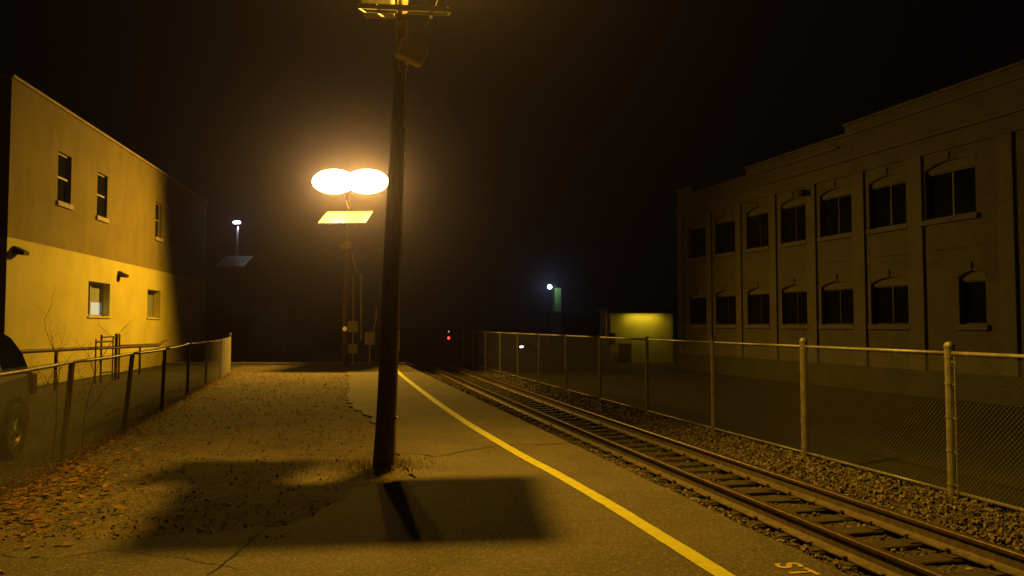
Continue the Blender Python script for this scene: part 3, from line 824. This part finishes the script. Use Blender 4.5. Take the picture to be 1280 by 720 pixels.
# solar panel, seen almost edge on at the top of the picture
pc = ypt(501, 8, NB.y - .86) - NB
TN = math.radians(19); DN = .95
pcen = pc + Vector((0, math.cos(TN) * DN / 2, math.sin(TN) * DN / 2))
solar_panel(np_, pcen + Vector((0, 0, .02)), 1.08, DN, TN, math.radians(6))
b = MB(); q = on_pole(pcen.z - .1); b.tube([q, Vector((q.x, pcen.y, pcen.z - .08))], .03, 8); b.tube([on_pole(pcen.z - .75), Vector((q.x, pcen.y - .1, pcen.z - .14))], .02, 8); b.build('panel_bracket', M['galv'], np_)
# drooping cable at the end of the panel
a = ypt(549, -6, NB.y - .5) - NB; c = ypt(530, 36, NB.y - .2) - NB
b = MB(); b.tube(catmull([a, a.lerp(c, .5) + Vector((.01, 0, -.02)), c], 5), .006, 6); b.tube(catmull([ypt(484, 12, NB.y - .5) - NB, ypt(483, 17, NB.y - .45) - NB, ypt(481, 20, NB.y - .4) - NB], 4), .007, 6); b.build('cable', M['conduit'], np_)
# unseen box added behind the panel to cast the shadow's left band
b = MB(); b.box(-.36, .04, .05, .43, 5.8, 6.06, bev=.02); b.build('shadow_box', M['greybox'], np_)
# lamp head: hooded bulb looking down towards the viewer's side
LN = Vector((-1.21, 10.32, 7.85)) - NB
def lamp_light(parent, c, power, r, aim=None, color=SOD):
    ld = bpy.data.lights.new('pole_lamp', 'SPOT' if aim else 'POINT')
    if aim: ld.spot_size = PI; ld.spot_blend = 1
    ld.energy = power; ld.shadow_soft_size = r; ld.color = color
    lo_ = bpy.data.objects.new('lamp', ld); COL.objects.link(lo_); lo_.parent = parent; lo_.location = c
    if aim: lo_.rotation_euler = Vector(aim).to_track_quat('-Z', 'Y').to_euler()
def lamp_head(parent, c, aim, w, h, bulb=None, lens=None, depth=.22, dome=0.0):
    aim = Vector(aim).normalized(); side = Vector((1, 0, 0)); side = (side - aim * side.dot(aim)).normalized(); upv = side.cross(aim)
    T = Matrix((( side.x, upv.x, -aim.x, c.x), (side.y, upv.y, -aim.y, c.y), (side.z, upv.z, -aim.z, c.z), (0, 0, 0, 1)))
    b = MB(); n = 20
    ring = lambda k, z: [(math.copysign(abs(math.cos(2*PI*i/n)) ** .6, math.cos(2*PI*i/n)) * w/2*k, math.copysign(abs(math.sin(2*PI*i/n)) ** .6, math.sin(2*PI*i/n)) * h/2*k, z) for i in range(n)]
    rr = [ring(1.06, -.01), ring(1.06, .03), ring(.8, depth * .6), ring(.4, depth), ring(.02, depth + .01)]
    for A, B in zip(rr, rr[1:]):
        for i in range(n): b.quad(A[i], A[(i+1) % n], B[(i+1) % n], B[i])
    o = b.build('lamp_head', M['housing'], parent, smooth=True, T=None); o.matrix_local = T
    if lens is not None:
        l = MB()
        if dome > 0:
            m_ = 8
            rg = [[(w/2*.96*math.cos(t)*math.cos(2*PI*k/24), h/2*.96*math.cos(t)*math.sin(2*PI*k/24), -dome*math.sin(t)) for k in range(24)] for t in [PI/2*q/m_ for q in range(m_)] + [PI/2*.97]]
            for A, B in zip(rg, rg[1:]):
                for k in range(24): l.quad(A[k], B[k], B[(k+1) % 24], A[(k+1) % 24])
            l.poly(rg[-1])
            l.build('lens', lens, o, smooth=True)
        else:
            l.poly([(x, y, .004) for x, y, _ in ring(1, 0)][::-1]); l.build('lens', lens, o)
    if bulb is not None:
        lamp_light(o, (0, 0, .075), bulb * 1.1, .085, T.to_3x3().inverted() @ Vector((.42, -.45, -.78)))
    return o
lamp_head(np_, LN, (0, -.55, -.83), .5, .42, bulb=4300)
b = MB(); q = on_pole(5.9) + Vector((0.03, .14, 0)); b.tube([q, q + Vector((.05, .30, 1.2)), q + Vector((.07, .42, 2.05)), Vector((LN.x, LN.y + .15, LN.z + .18))], .03, 8); b.build('lamp_arm', M['galv'], np_, smooth=True)

# --- far pole
fb = gpt(432, 457.5); FB = Vector((fb[0], fb[1], 0))
fp = empty('lamp_pole', FB, label='lit pole with twin glowing sodium floodlights above a solar panel', cat='lamp pole')
LFZ = ypt(437, 225, FB.y).z
b = MB(); b.tube([(0, 0, -.1), (0, 0, 2), (.04, 0, 5), (.06, 0, LFZ + .35)], [.15, .145, .12, .1], 16); b.build('post', M['wood'], fp, smooth=True)
b = MB(); b.tube([(-.95, -.1, LFZ + .05), (1.2, -.1, LFZ + .05)], .04, 8); b.build('cross_arm', M['galv'], fp)
for px in (416.5, 457.5):
    c = ypt(px, 226, FB.y - .8) - FB
    n_ = 28; TR = Matrix.Translation((c.x, c.y + .16, c.z)) @ Matrix.Rotation(math.radians(5), 4, 'X')
    oval = lambda a, b_, y_: [TR @ Vector((a * math.cos(2*PI*k/n_), y_, b_ * math.sin(2*PI*k/n_))) for k in range(n_)]
    b = MB(); rr = [oval(.93, .52, 0), oval(.90, .50, .06), oval(.5, .34, .22), oval(.2, .16, .34)]
    for A, B in zip(rr, rr[1:]):
        for k in range(n_): b.quad(A[k], B[k], B[(k+1) % n_], A[(k+1) % n_])
    b.poly(rr[-1]); hd = b.build('lamp_head', M['housing'], fp, smooth=True)
    b = MB(); rr = [oval(.93, .52, -.002), oval(.86, .47, .035), oval(.3, .2, .06)]
    for A, B in zip(rr, rr[1:]):
        for k in range(n_): b.quad(A[k], A[(k+1) % n_], B[(k+1) % n_], B[k])
    b.poly(rr[-1]); b.build('reflector', M['reflector'], hd, smooth=True)
    if px < 430: lamp_light(hd, TR @ Vector((0, -.12, 0)), 6200, .16, (-.5, -.3, -.81))
    else: lamp_light(hd, TR @ Vector((0, -.14, 0)), 4200, .16, (.2, -.4, -.9))
    b = MB(); b.tube([(c.x, -.1, LFZ + .05), (c.x, c.y + .42, LFZ + .05)], .04, 8); b.build('head_bracket', M['galv'], fp)
TF = math.radians(26); WF = 1.95; DF = 1.5
pcn = ypt(432.5, 271, FB.y - .95) - FB
solar_panel(fp, pcn, WF, DF, TF, math.radians(-3))
b = MB(); b.tube([(.05, 0, pcn.z - .2), (pcn.x, pcn.y, pcn.z - .08)], .04, 8); b.tube([(.05, 0, pcn.z - 1.0), (pcn.x, pcn.y - .2, pcn.z - .2)], .03, 8); b.build('panel_bracket', M['galv'], fp)
q = ypt(433, 307, FB.y - .4) - FB
e = empty('loudspeaker'); e.parent = fp; e.location = q; e.rotation_euler = (math.radians(12), math.radians(-20), math.radians(-14))
b = MB(); b.box(-.2, .2, -.14, .14, -.13, .13, bev=.02); b.build('speaker_shell', M['speaker'], e)
b = MB(); b.box(-.17, .17, -.152, -.142, -.1, .1, bev=.004); b.build('grille', M['grille'], e)
def fpt(px, py, dy=-.2): return ypt(px, py, FB.y + dy) - FB
b = MB(); b.tube(catmull([fpt(433, 250), fpt(434, 256), fpt(436.5, 261)], 5), .022, 6); b.tube(catmull([fpt(440.5, 318), fpt(442, 327), fpt(444.5, 335), fpt(447, 341)], 5), .022, 6); b.build('cable', M['conduit'], fp, smooth=True)
for px, t_, bt in ((441.5, 345, 403), (451.5, 343, 425)):
    b = MB(); b.tube([fpt(px, t_, .05), fpt(px, bt, .05)], .035, 8); b.build('conduit', M['conduit'], fp)
b = MB(); q = fpt(441.5, 408.5, -.1); b.box(q.x - .21, q.x + .21, q.y - .1, q.y + .1, q.z - .24, q.z + .24, bev=.02); b.build('meter_box', M['greybox'], fp)
b = MB(); q = fpt(441.5, 436, 0); b.box(q.x - .2, q.x + .2, q.y - .1, q.y + .1, q.z - .2, q.z + .2, bev=.02); b.tube([fpt(441.5, 415, 0), fpt(441.5, 456, 0)], .035, 8); b.build('junction_box', M['greybox'], fp)
b = MB(); q = fpt(431, 411, -.22); b.sphere(q, .09, 10, 8, (1, .6, 1.1)); b.build('amber_bead', M['amber_small'], fp)  # small amber bead given a faint glow of its own

# cabinet on its own post beside that pole
cb = gpt(463, 457); CB = Vector((cb[0], cb[1] - .2, 0))
ub = empty('utility_cabinet', CB, label='grey metal cabinet on a short stand beside the lit pole', cat='cabinet')
q = ypt(462.5, 423, CB.y) - CB
b = MB(); b.box(q.x - .21, q.x + .21, -.12, .12, q.z - .27, q.z + .27, bev=.02); b.build('cabinet_box', M['greybox'], ub)
b = MB(); b.box(q.x - .17, q.x + .17, -.132, -.122, q.z - .22, q.z + .22, bev=.004); b.build('door', M['greybox'], ub)
b = MB(); b.tube([(q.x, 0, -.05), (q.x, 0, q.z - .27)], .04, 8); b.build('stand', M['galv'], ub)
b = MB(); b.tube(catmull([(q.x + .12, .02, q.z + .27), (q.x + .24, .02, q.z + .8), (q.x + .26, .02, q.z + 1.3)], 6), .025, 6); b.build('conduit', M['conduit'], ub)

# --- white LED lamp over the car park
LY = 45.0
lo = ypt(292, 400, LY); LB_ = Vector((lo.x, LY, -.03))
ll = empty('lamp_pole', LB_, label='distant dark pole with small white LED lamp above a solar panel', cat='lamp pole')
lt = ypt(296, 278, LY - .3) - LB_
b = MB(); b.tube([(0, 0, 0), (.1, 0, 4), (.15, 0, lt.z + .2)], [.11, .09, .07], 12); b.build('post', M['darkmetal'], ll, smooth=True)
lh = lamp_head(ll, lt, (.1, -.75, -.65), .42, .2, lens=M['led'], depth=.12)
lamp_light(ll, lt + Vector((0, .25, -.2)), 60, .05, (.15, .8, -.6), color=(.72, .84, 1.0))  # extra cool spot added behind the LED head to brighten the garage
solar_panel(ll, ypt(293.5, 326, LY - .9) - LB_, 1.55, 1.5, math.radians(26), math.radians(-4))

# ------------------------------------------------------------------ far buildings
gb = empty('garage_building', (*ypt(245, 440, 52).xy, -.03), label='low dim concrete garage with flat roof beyond the end of the low fence', cat='garage')
o0 = Vector(gb.location)
Wd = ypt(358, 440, 52).x - ypt(245, 440, 52).x; Ht = ypt(300, 381, 52).z
b = MB(); b.box(0, Wd, 0, 7, 0, Ht - .2); b.build('wall', M['block'], gb)
b = MB(); b.box(-.15, Wd + .15, -.2, 7.2, Ht - .198, Ht, bev=.02); b.build('roof', M['block'], gb)
b = MB(); b.box(.8, 3.4, -.03, -.003, .02, 2.3)
for k in range(5): b.box(.85, 3.35, -.05, -.031, .1 + k * .44, .48 + k * .44, bev=.008)
b.build('garage_door', M['darkmetal'], gb)

yb0 = ypt(764, 440, 47); ywid = ypt(841, 440, 47).x - yb0.x
yb = empty('shed_building', (yb0.x, 47, -.62), label='low pale building whose end wall is washed yellow by an eave lamp', cat='shed')
yh = ypt(800, 388, 47).z + .62
b = MB(); b.box(0, ywid, 0, 6, 0, yh); b.build('wall', M['whitewall'], yb)
b = MB(); b.box(-.25, ywid + .25, -.62, 6.2, yh + .003, yh + .18, bev=.01); b.box(-.25, ywid + .25, -.62, -.58, yh - .17, yh + .001); b.build('roof', M['darkmetal'], yb)
b = MB(); b.box(ywid - .1, ywid + .02, -.03, -.002, 0, yh - .01); b.build('corner_trim', M['sill'], yb)
xl_ = ypt(803, 400, 47).x - yb0.x
b = MB(); b.box(xl_ - .95, xl_ + .95, -.52, -.34, yh - .13, yh - .02, bev=.01); wlm = b.build('wall_lamp', M['darkmetal'], yb)
b = MB(); b.quad((xl_ - .9, -.50, yh - .134), (xl_ - .9, -.36, yh - .134), (xl_ + .9, -.36, yh - .134), (xl_ + .9, -.50, yh - .134)); b.build('lens', M['eave_lamp'], wlm)
for px in (757.5, 763.5):
    x_ = ypt(px, 400, 46.8).x - yb0.x; b = MB(); b.tube([(x_, -.2, 0), (x_, -.2, yh - .1)], .055, 8); b.build('downpipe', M['conduit'], yb)
x_ = ypt(765, 412, 46.8).x - yb0.x; b = MB(); b.box(x_ - .2, x_ + .18, -.35, -.1, 1.2, 1.9, bev=.02); b.build('meter_box', M['darkmetal'], yb)
b = MB(); x_ = ypt(780, 440, 47).x - yb0.x; b.box(x_ - .35, x_ + .35, -.6, -.1, 0, 1.3, bev=.03); bo = b.build('cabinet', M['darkmetal'], yb)

gx = ypt(693.5, 380, 66)
gn = empty('siding_building', (gx.x, 66, -.62), label='distant building with a narrow green wall lit by a white lamp', cat='building')
w_ = ypt(701.5, 380, 66).x - gx.x; ht = ypt(697, 360, 66).z + .62
b = MB(); b.box(0, w_, 0, 5, 2.9 + .6, ht); b.build('lit_corner_wall', M['greenwall'], gn)  # wall cut to a narrow tower so only a sliver catches light
b = MB(); b.box(-.4, w_ + .0, .4, 6, 0, 3.3); b.build('wall', M['greenwall'], gn)
b = MB(); b.box(w_ + .002, 6, 3.5, 9, 0, 3.2); b.build('rear_wing', M['roof'], gn)  # walls coloured roof black so the wing reads as unlit
b = MB(); b.box(-.8, w_ + .1, -.25, 6.1, 3.303, 3.497, bev=.01); b.build('canopy', M['darkmetal'], gn)
lq = ypt(687, 358.5, 65.4) - Vector(gn.location)
b = MB(); b.tube([(0.05, .3, lq.z + .25), (lq.x, -.55, lq.z + .2)], .03, 6); b.build('lamp_arm', M['darkmetal'], gn)
b = MB(); b.sphere(lq, .17, 12, 8); b.build('lamp_globe', M['green_lamp'], gn, smooth=True)

# relay cabinet far down the line
rc = empty('relay_cabinet', (*ypt(606, 440, 55).xy, -.6), label='tall dim relay cabinet standing beside the track past the fence end', cat='cabinet')
b = MB(); b.box(-.5, .5, -.35, .35, .1, 2.0, bev=.03); b.build('cabinet_box', M['greybox'], rc)
b = MB(); b.box(-.44, -.01, -.375, -.352, .2, 1.9, bev=.008); b.build('door', M['greybox'], rc)
b = MB(); b.box(.01, .44, -.375, -.352, .2, 1.9, bev=.008); b.build('door', M['greybox'], rc)
b = MB(); b.box(-.55, .55, -.4, .4, 0, .098); b.build('base', M['kerb'], rc)

# red dwarf signal
sg = ypt(561, 422.5, 90); s0 = Vector((sg.x, 90, -.62))
sn = empty('railway_signal', s0, label='low railway signal showing one red light far down the track', cat='signal')
b = MB(); b.tube([(0, 0, 0), (0, 0, sg.z - s0.z + 1.0)], .06, 8); b.build('post', M['darkmetal'], sn)
b = MB(); zc = sg.z - s0.z; b.box(-.22, .22, -.16, -.07, zc - .3, zc + .3, bev=.03); b.build('signal_head', M['black'], sn)
b = MB(); b.sphere((0, -.17, zc), .14, 12, 8, (1, .4, 1)); b.build('signal_lens', M['red_lens'], sn)
zc = ypt(561, 414.5, 90).z - s0.z; b = MB(); b.sphere((.0, -.1, zc), .1, 10, 8, (1, .6, 1)); b.build('marker_lamp', M['white_lens'], sn)

# ------------------------------------------------------------------ cars
def make_car(name, label, loc, rz, paint, lights=False):
    """x forward = rear end at +x ; origin on the ground at mid length"""
    root = empty(name, loc, rz, label=label, cat='car')
    Lc = 4.7
    def half(t): return .88 * (1 - .10 * max(0, abs(t) - .75) / .25 * 1.0) if abs(t) > .75 else .88
    # stations along the car (x) : lower body bottom, belt height
    st = [(-2.35, .45, .72), (-2.30, .30, .80), (-2.05, .26, .88), (-1.4, .25, .98), (-.9, .25, 1.03), (0, .25, 1.05), (1.2, .25, 1.08), (1.95, .27, 1.12), (2.25, .32, 1.12), (2.35, .42, 1.05)]
    b = MB(); rings = []
    for x, zb, zt in st:
        w = .9 - (.16 * max(0, (abs(x) - 1.9) / .45) ** 1.6)
        zm = (zb + zt) / 2
        rr = [(x, -w + .1, zb), (x, -w + .02, zb + .1), (x, -w - .01, zm), (x, -w + .03, zt - .06), (x, -w + .1, zt), (x, w - .1, zt), (x, w - .03, zt - .06), (x, w + .01, zm), (x, w - .02, zb + .1), (x, w - .1, zb)]
        rings.append(rr)
    n = 10
    for A, B in zip(rings, rings[1:]):
        for i in range(n): b.quad(A[i], B[i], B[(i+1) % n], A[(i+1) % n])
    b.poly(rings[0]); b.poly(rings[-1][::-1]); b.build('body', paint, root, smooth=False)
    # greenhouse
    gs = [(-1.35, .99, .74), (-.75, 1.5, .64), (-.45, 1.68, .6), (.1, 1.74, .6), (1.1, 1.73, .6), (1.5, 1.74, .64), (1.85, 1.62, .68), (2.12, 1.4, .73), (2.3, 1.1, .78)]
    b = MB(); prof = [[(x, -.78, min(zt, 1.06)), (x, -w, zt - .04), (x, -w + .08, zt), (x, w - .08, zt), (x, w, zt - .04), (x, .78, min(zt, 1.06))] for x, zt, w in gs]
    for A, B in zip(prof, prof[1:]):
        for i in range(5): b.quad(A[i], B[i], B[i+1], A[i+1])
    b.build('windows', M['carglass'], root, smooth=False)
    b = MB()
    rf = [(x, -w - .004, zt - .03, w, zt + .008) for x, zt, w in gs[2:6]]
    for A, B in zip(rf, rf[1:]):
        P = lambda q: [(q[0], -q[3] - .006, q[4] - .07), (q[0], -q[3] + .07, q[4]), (q[0], q[3] - .07, q[4]), (q[0], q[3] + .006, q[4] - .07)]
        a_, b_ = P(A), P(B)
        for i in range(3): b.quad(a_[i], b_[i], b_[i+1], a_[i+1])
    for sy in (-1, 1):    # pillars
        for (x0, x1) in ((.28, .36), (1.25, 1.36), (1.72, 2.18)):
            if x0 > 1.5: b.raw([(2.2, sy*.80, 1.10), (2.3, sy*.80, 1.10), (2.3, sy*.80, 1.06), (2.0, sy*.80, 1.06)], [(0, 1, 2, 3)])
            else: b.raw([(x0, sy*.795, 1.06), (x1, sy*.795, 1.06), (x1 - .03, sy*.612, 1.69), (x0 - .03, sy*.612, 1.69)], [(0, 1, 2, 3)])
    b.build('roof', paint, root)
    for sx, sy in ((-1.45, -1), (-1.45, 1), (1.45, -1), (1.45, 1)):
        b = MB(); prof_t = [(.2, .24), (.25, .25), (.33, .25), (.355, .22), (.36, .12), (.355, .02), (.33, -.01), (.25, -.01), (.2, 0)]
        n = 28
        rg = [[(sx + r * math.cos(2*PI*i/n), sy * (.9 - y + .03) , .36 + r * math.sin(2*PI*i/n)) for i in range(n)] for r, y in prof_t]
        for A, B in zip(rg, rg[1:]):
            for i in range(n): b.quad(A[i], A[(i+1) % n], B[(i+1) % n], B[i])
        wh = b.build('wheel', M['tyre'], root, smooth=True)
        b = MB(); yo = sy * .915
        rg = [[(sx + r * math.cos(2*PI*i/n), sy * y, .36 + r * math.sin(2*PI*i/n)) for i in range(n)] for r, y in ((.215, .925), (.2, .915), (.18, .87))]
        for A, B in zip(rg, rg[1:]):
            for i in range(n): b.quad(A[i], A[(i+1) % n], B[(i+1) % n], B[i])
        b.poly([(sx + .18 * math.cos(2*PI*i/n), sy * .84, .36 + .18 * math.sin(2*PI*i/n)) for i in range(n)])
        for k in range(5):
            T = Matrix.Translation((sx, sy * .885, .36)) @ Matrix.Rotation(2*PI*k/5 + .3, 4, 'Y'); b.box(.02, .2, -.02, .02, -.03, .03, T=T, bev=.008)
        b.sphere((sx, sy * .9, .36), .05, 12, 6, (1, .5, 1)); b.build('rim', M['rim'], wh)
        b = MB()   # dark arch and painted lip round the wheel
        for i in range(14):
            a0, a1 = PI * i / 14, PI * (i + 1) / 14
            f_ = lambda r, a, y: (sx + r * math.cos(a), sy * y, .36 + r * math.sin(a))
            b.quad(f_(.37, a0, .912), f_(.37, a1, .912), f_(.45, a1, .914), f_(.45, a0, .914)); b.quad(f_(.37, a0, .912), f_(.37, a1, .912), f_(.37, a1, .6), f_(.37, a0, .6))
        b.build('wheel_arch', M['trim'], root)
    for sy in (-1, 1):
        b = MB(); b.box(2.18, 2.34, sy*.80 - .06, sy*.80 + .06, .78, 1.08, bev=.02); b.build('taillight', M['taillens'], root)
        b = MB(); b.box(-2.37, -2.2, sy*.66 - .13, sy*.66 + .13, .64, .78, bev=.03); b.build('headlight', M['headlight'] if (lights and sy == 1) else M['rim'], root)
        b = MB(); b.box(-.85, -.7, sy*.97 - .09, sy*.97 + .09, 1.04, 1.17, bev=.03); b.build('mirror', paint, root)
    b = MB(); b.box(2.3, 2.4, -.76, .76, .42, .62, bev=.03); b.build('bumper', M['trim'], root)
    b = MB(); b.box(-2.42, -2.3, -.74, .74, .38, .6, bev=.03); b.build('bumper', M['trim'], root)
    if lights:
        b = MB(); b.sphere((-2.3, .95, .8), .07, 8, 6); b.build('marker_lamp', M['marker'], root)
    return root
cdir = Vector((-.21, 1, 0)).normalized(); cr = Vector((cdir.y, -cdir.x, 0))
w0 = gpt(17, 572)         # contact of the far wheel, outer face
cen = Vector((w0[0], w0[1], -.012)) - cr * .9 - cdir * 1.45
make_car('parked_car', 'grey green hatchback parked behind the low fence with dark rear glass', cen, math.atan2(cdir.y, cdir.x), M['carpaint'])
hp = ypt(652, 433, 60)
make_car('parked_car', 'dark car beyond the tall fence with one white headlight lit', (hp.x + .66, 60 + 2.37, -.62), PI / 2, M['carpaint_dark'], True)

# ------------------------------------------------------------------ litter, grass, saplings
mb = MB()
def leaf(b, c, s):
    a = R.uniform(0, 6.28); tx, ty = R.uniform(-.3, .3), R.uniform(-.3, .3)
    T = Matrix.Translation(c) @ Matrix.Rotation(a, 4, 'Z') @ Matrix.Rotation(tx, 4, 'X') @ Matrix.Rotation(ty, 4, 'Y')
    k = R.uniform(.1, .5) * s; w = R.uniform(.55, .9) * s
    P = [(-s, 0, k*.4), (-.45*s, w*.8, k), (.3*s, w*.75, k*1.1), (s, 0, k*.5), (.3*s, -w*.7, k), (-.5*s, -w*.8, k*.9), (0, 0, 0)]
    b.raw([T @ Vector(p) for p in P], [(0,6,1),(1,6,2),(2,6,3),(3,6,4),(4,6,5),(5,6,0)])
for i in range(1700):
    y = 5.6 + 24 * R.random() ** 1.5
    lat = R.expovariate(1 / (.24 if y > 11 else .36)) - .12
    if lat > 1.3: continue
    leaf(mb, Vector((fenceL_x(y) + lat, y, .012 + R.random() * .035 * math.exp(-lat * 2))), R.uniform(.018, .05))
for i in range(150):      # drift nearest the viewer
    p = gpt(R.gauss(95, 42), R.gauss(598, 16)); leaf(mb, Vector((p[0], p[1], .015 + R.random() * .03)), R.uniform(.025, .06))
for i in range(110):
    p = gpt(R.gauss(25, 40), R.gauss(644, 15)); leaf(mb, Vector((p[0], p[1], .012)), R.uniform(.02, .05))
for i in range(110):
    y = R.uniform(6.5, 30); x = R.uniform(fenceL_x(y) + .3, -.2 * y); leaf(mb, Vector((x, y, .012)), R.uniform(.015, .04))
for px, py in ((128, 605), (60, 617), (14, 633), (78, 574), (172, 566), (235, 530), (309, 513), (312, 460), (150, 640), (400, 545)):
    p = gpt(px, py); leaf(mb, Vector((p[0], p[1], .03)), .065)
for i in range(40):
    y = R.uniform(5, 20); o = R.uniform(-1.2, 1.8); p = track_pt(y, o, bed_z(o, y) + .05); leaf(mb, p, R.uniform(.015, .03))
tag(mb.build('fallen_leaves', M['leaf']), kind='stuff')

mb = MB()
def blade(b, c, h):
    a = R.uniform(0, 6.28); w = R.uniform(.002, .005); l = R.uniform(.1, .9) * h; a2 = R.uniform(0, 6.28)
    dx, dy = math.cos(a) * w, math.sin(a) * w; lx_, ly_ = math.cos(a2) * l, math.sin(a2) * l
    b.raw([c + Vector((-dx, -dy, 0)), c + Vector((dx, dy, 0)), c + Vector((lx_*.45 + dx*.6, ly_*.45 + dy*.6, h*.65)), c + Vector((lx_*.45 - dx*.6, ly_*.45 - dy*.6, h*.65)), c + Vector((lx_, ly_, h))], [(0,1,2,3), (3,2,4)])
for i in range(900):    # round the pole's foot
    a = R.uniform(0, 6.28); r_ = .14 + abs(R.gauss(0, .26)); blade(mb, Vector((NB.x + math.cos(a) * r_ * 1.25, NB.y + math.sin(a) * r_, 0)), R.uniform(.02, .09))
left_at = {}
for i in range(6000):
    y = 7.2 + 24 * R.random() ** 1.6; x = R.uniform(fenceL_x(y) - .1, -.95 - .105 * y if y < 14 else -.205 * y + .2)
    if noise.noise(Vector((x * .9, y * .7, 2))) < R.uniform(-.25, .35): continue
    blade(mb, Vector((x, y, -.012)), R.uniform(.01, .035))
for i in range(2500):
    y = 5 + 24 * R.random() ** 1.5; blade(mb, Vector((fenceL_x(y) + R.gauss(0, .12), y, -.005)), R.uniform(.03, .2))
for i in range(900):
    y = R.uniform(5, 22); blade(mb, track_pt(y, R.gauss(-1.22, .1), -.42), R.uniform(.03, .14))
tag(mb.build('dry_grass', M['drygrass']), kind='stuff')
mb = MB()
for i in range(1500):
    y = 6.6 + 26 * R.random() ** 1.7; x = R.uniform(fenceL_x(y), -.95 - .105 * y if y < 14 else -.205 * y + .2)
    stone(mb, Vector((x, y, R.uniform(-.012, .006))), R.uniform(.004, .013) * (1 + .012 * y))
tag(mb.build('loose_gravel', M['stone']), kind='stuff')

def sapling(loc, h, label, seed, lean=(0, 0)):
    rr = random.Random(seed); root = empty('bare_sapling', loc, label=label, cat='sapling', group='bare saplings along the low fence')
    tr = MB(); br = MB()
    def grow(p, d, l, r, depth):
        pts = [p]; k = 5
        for i in range(k):
            d = (d + Vector((rr.uniform(-.16, .16), rr.uniform(-.16, .16), rr.uniform(-.02, .1)))).normalized(); p = p + d * l / k; pts.append(p)
        (tr if depth == 0 else br).tube(pts, [lerp(r, r * .4, i / k) for i in range(k + 1)], 5)
        if depth < 3:
            for q in range(4 if depth == 0 else 3):
                pp_ = pts[rr.randint(1, k)]; a = rr.uniform(0, 6.28)
                nd = (d * .55 + Vector((math.cos(a), math.sin(a), rr.uniform(.0, .5))) * .75).normalized()
                grow(pp_, nd, l * rr.uniform(.4, .65), r * .5, depth + 1)
    grow(Vector((0, 0, -.05)), Vector((lean[0], lean[1], 1)).normalized(), h * .75, .010, 0)
    tr.build('trunk', M['bark'], root); br.build('twigs', M['bark'], root)
p = gpt(77, 582); sapling((p[0] - .12, p[1], 0), 1.7, 'tangled leafless sapling growing through the low fence beside the second post from the car', 3, (.12, 0))
p = gpt(100, 570); sapling((p[0] - .3, p[1] + .6, 0), 1.75, 'leafless sapling arching up in front of the yellow wall beyond the fence', 15, (-.05, .1))

# ------------------------------------------------------------------ air, sky, render settings
b = MB(); b.box(-70, 70, -12, 140, -1.7, 14)  # air volume added to stand in for lens glare round the lamps
hz = b.build('glow_haze', None); tag(hz, kind='stuff'); hz.data.materials.clear()
hm = bpy.data.materials.new('glow_haze'); hm.use_nodes = True
nt = hm.node_tree; nt.nodes.remove(nt.nodes["Principled BSDF"])
pv = nt.nodes.new("ShaderNodeVolumePrincipled"); pv.inputs["Density"].default_value = .0027; pv.inputs["Color"].default_value = (.52, .46, 1.0, 1); pv.inputs["Anisotropy"].default_value = .945
nt.links.new(pv.outputs["Volume"], nt.nodes["Material Output"].inputs["Volume"])
hz.data.materials.append(hm)

w = bpy.data.worlds.new("World"); scene.world = w; w.use_nodes = True
bg = w.node_tree.nodes["Background"]; bg.inputs["Color"].default_value = (.9, .82, .85, 1); bg.inputs["Strength"].default_value = .001

vs_ = scene.view_settings; vs_.view_transform = 'Standard'; vs_.look = 'None'; vs_.exposure = 0; vs_.gamma = 1
scene.render.engine = 'CYCLES'
cy = scene.cycles
cy.use_denoising = True; cy.max_bounces = 6; cy.diffuse_bounces = 3; cy.volume_bounces = 0; cy.sample_clamp_indirect = 3
cy.use_light_tree = True
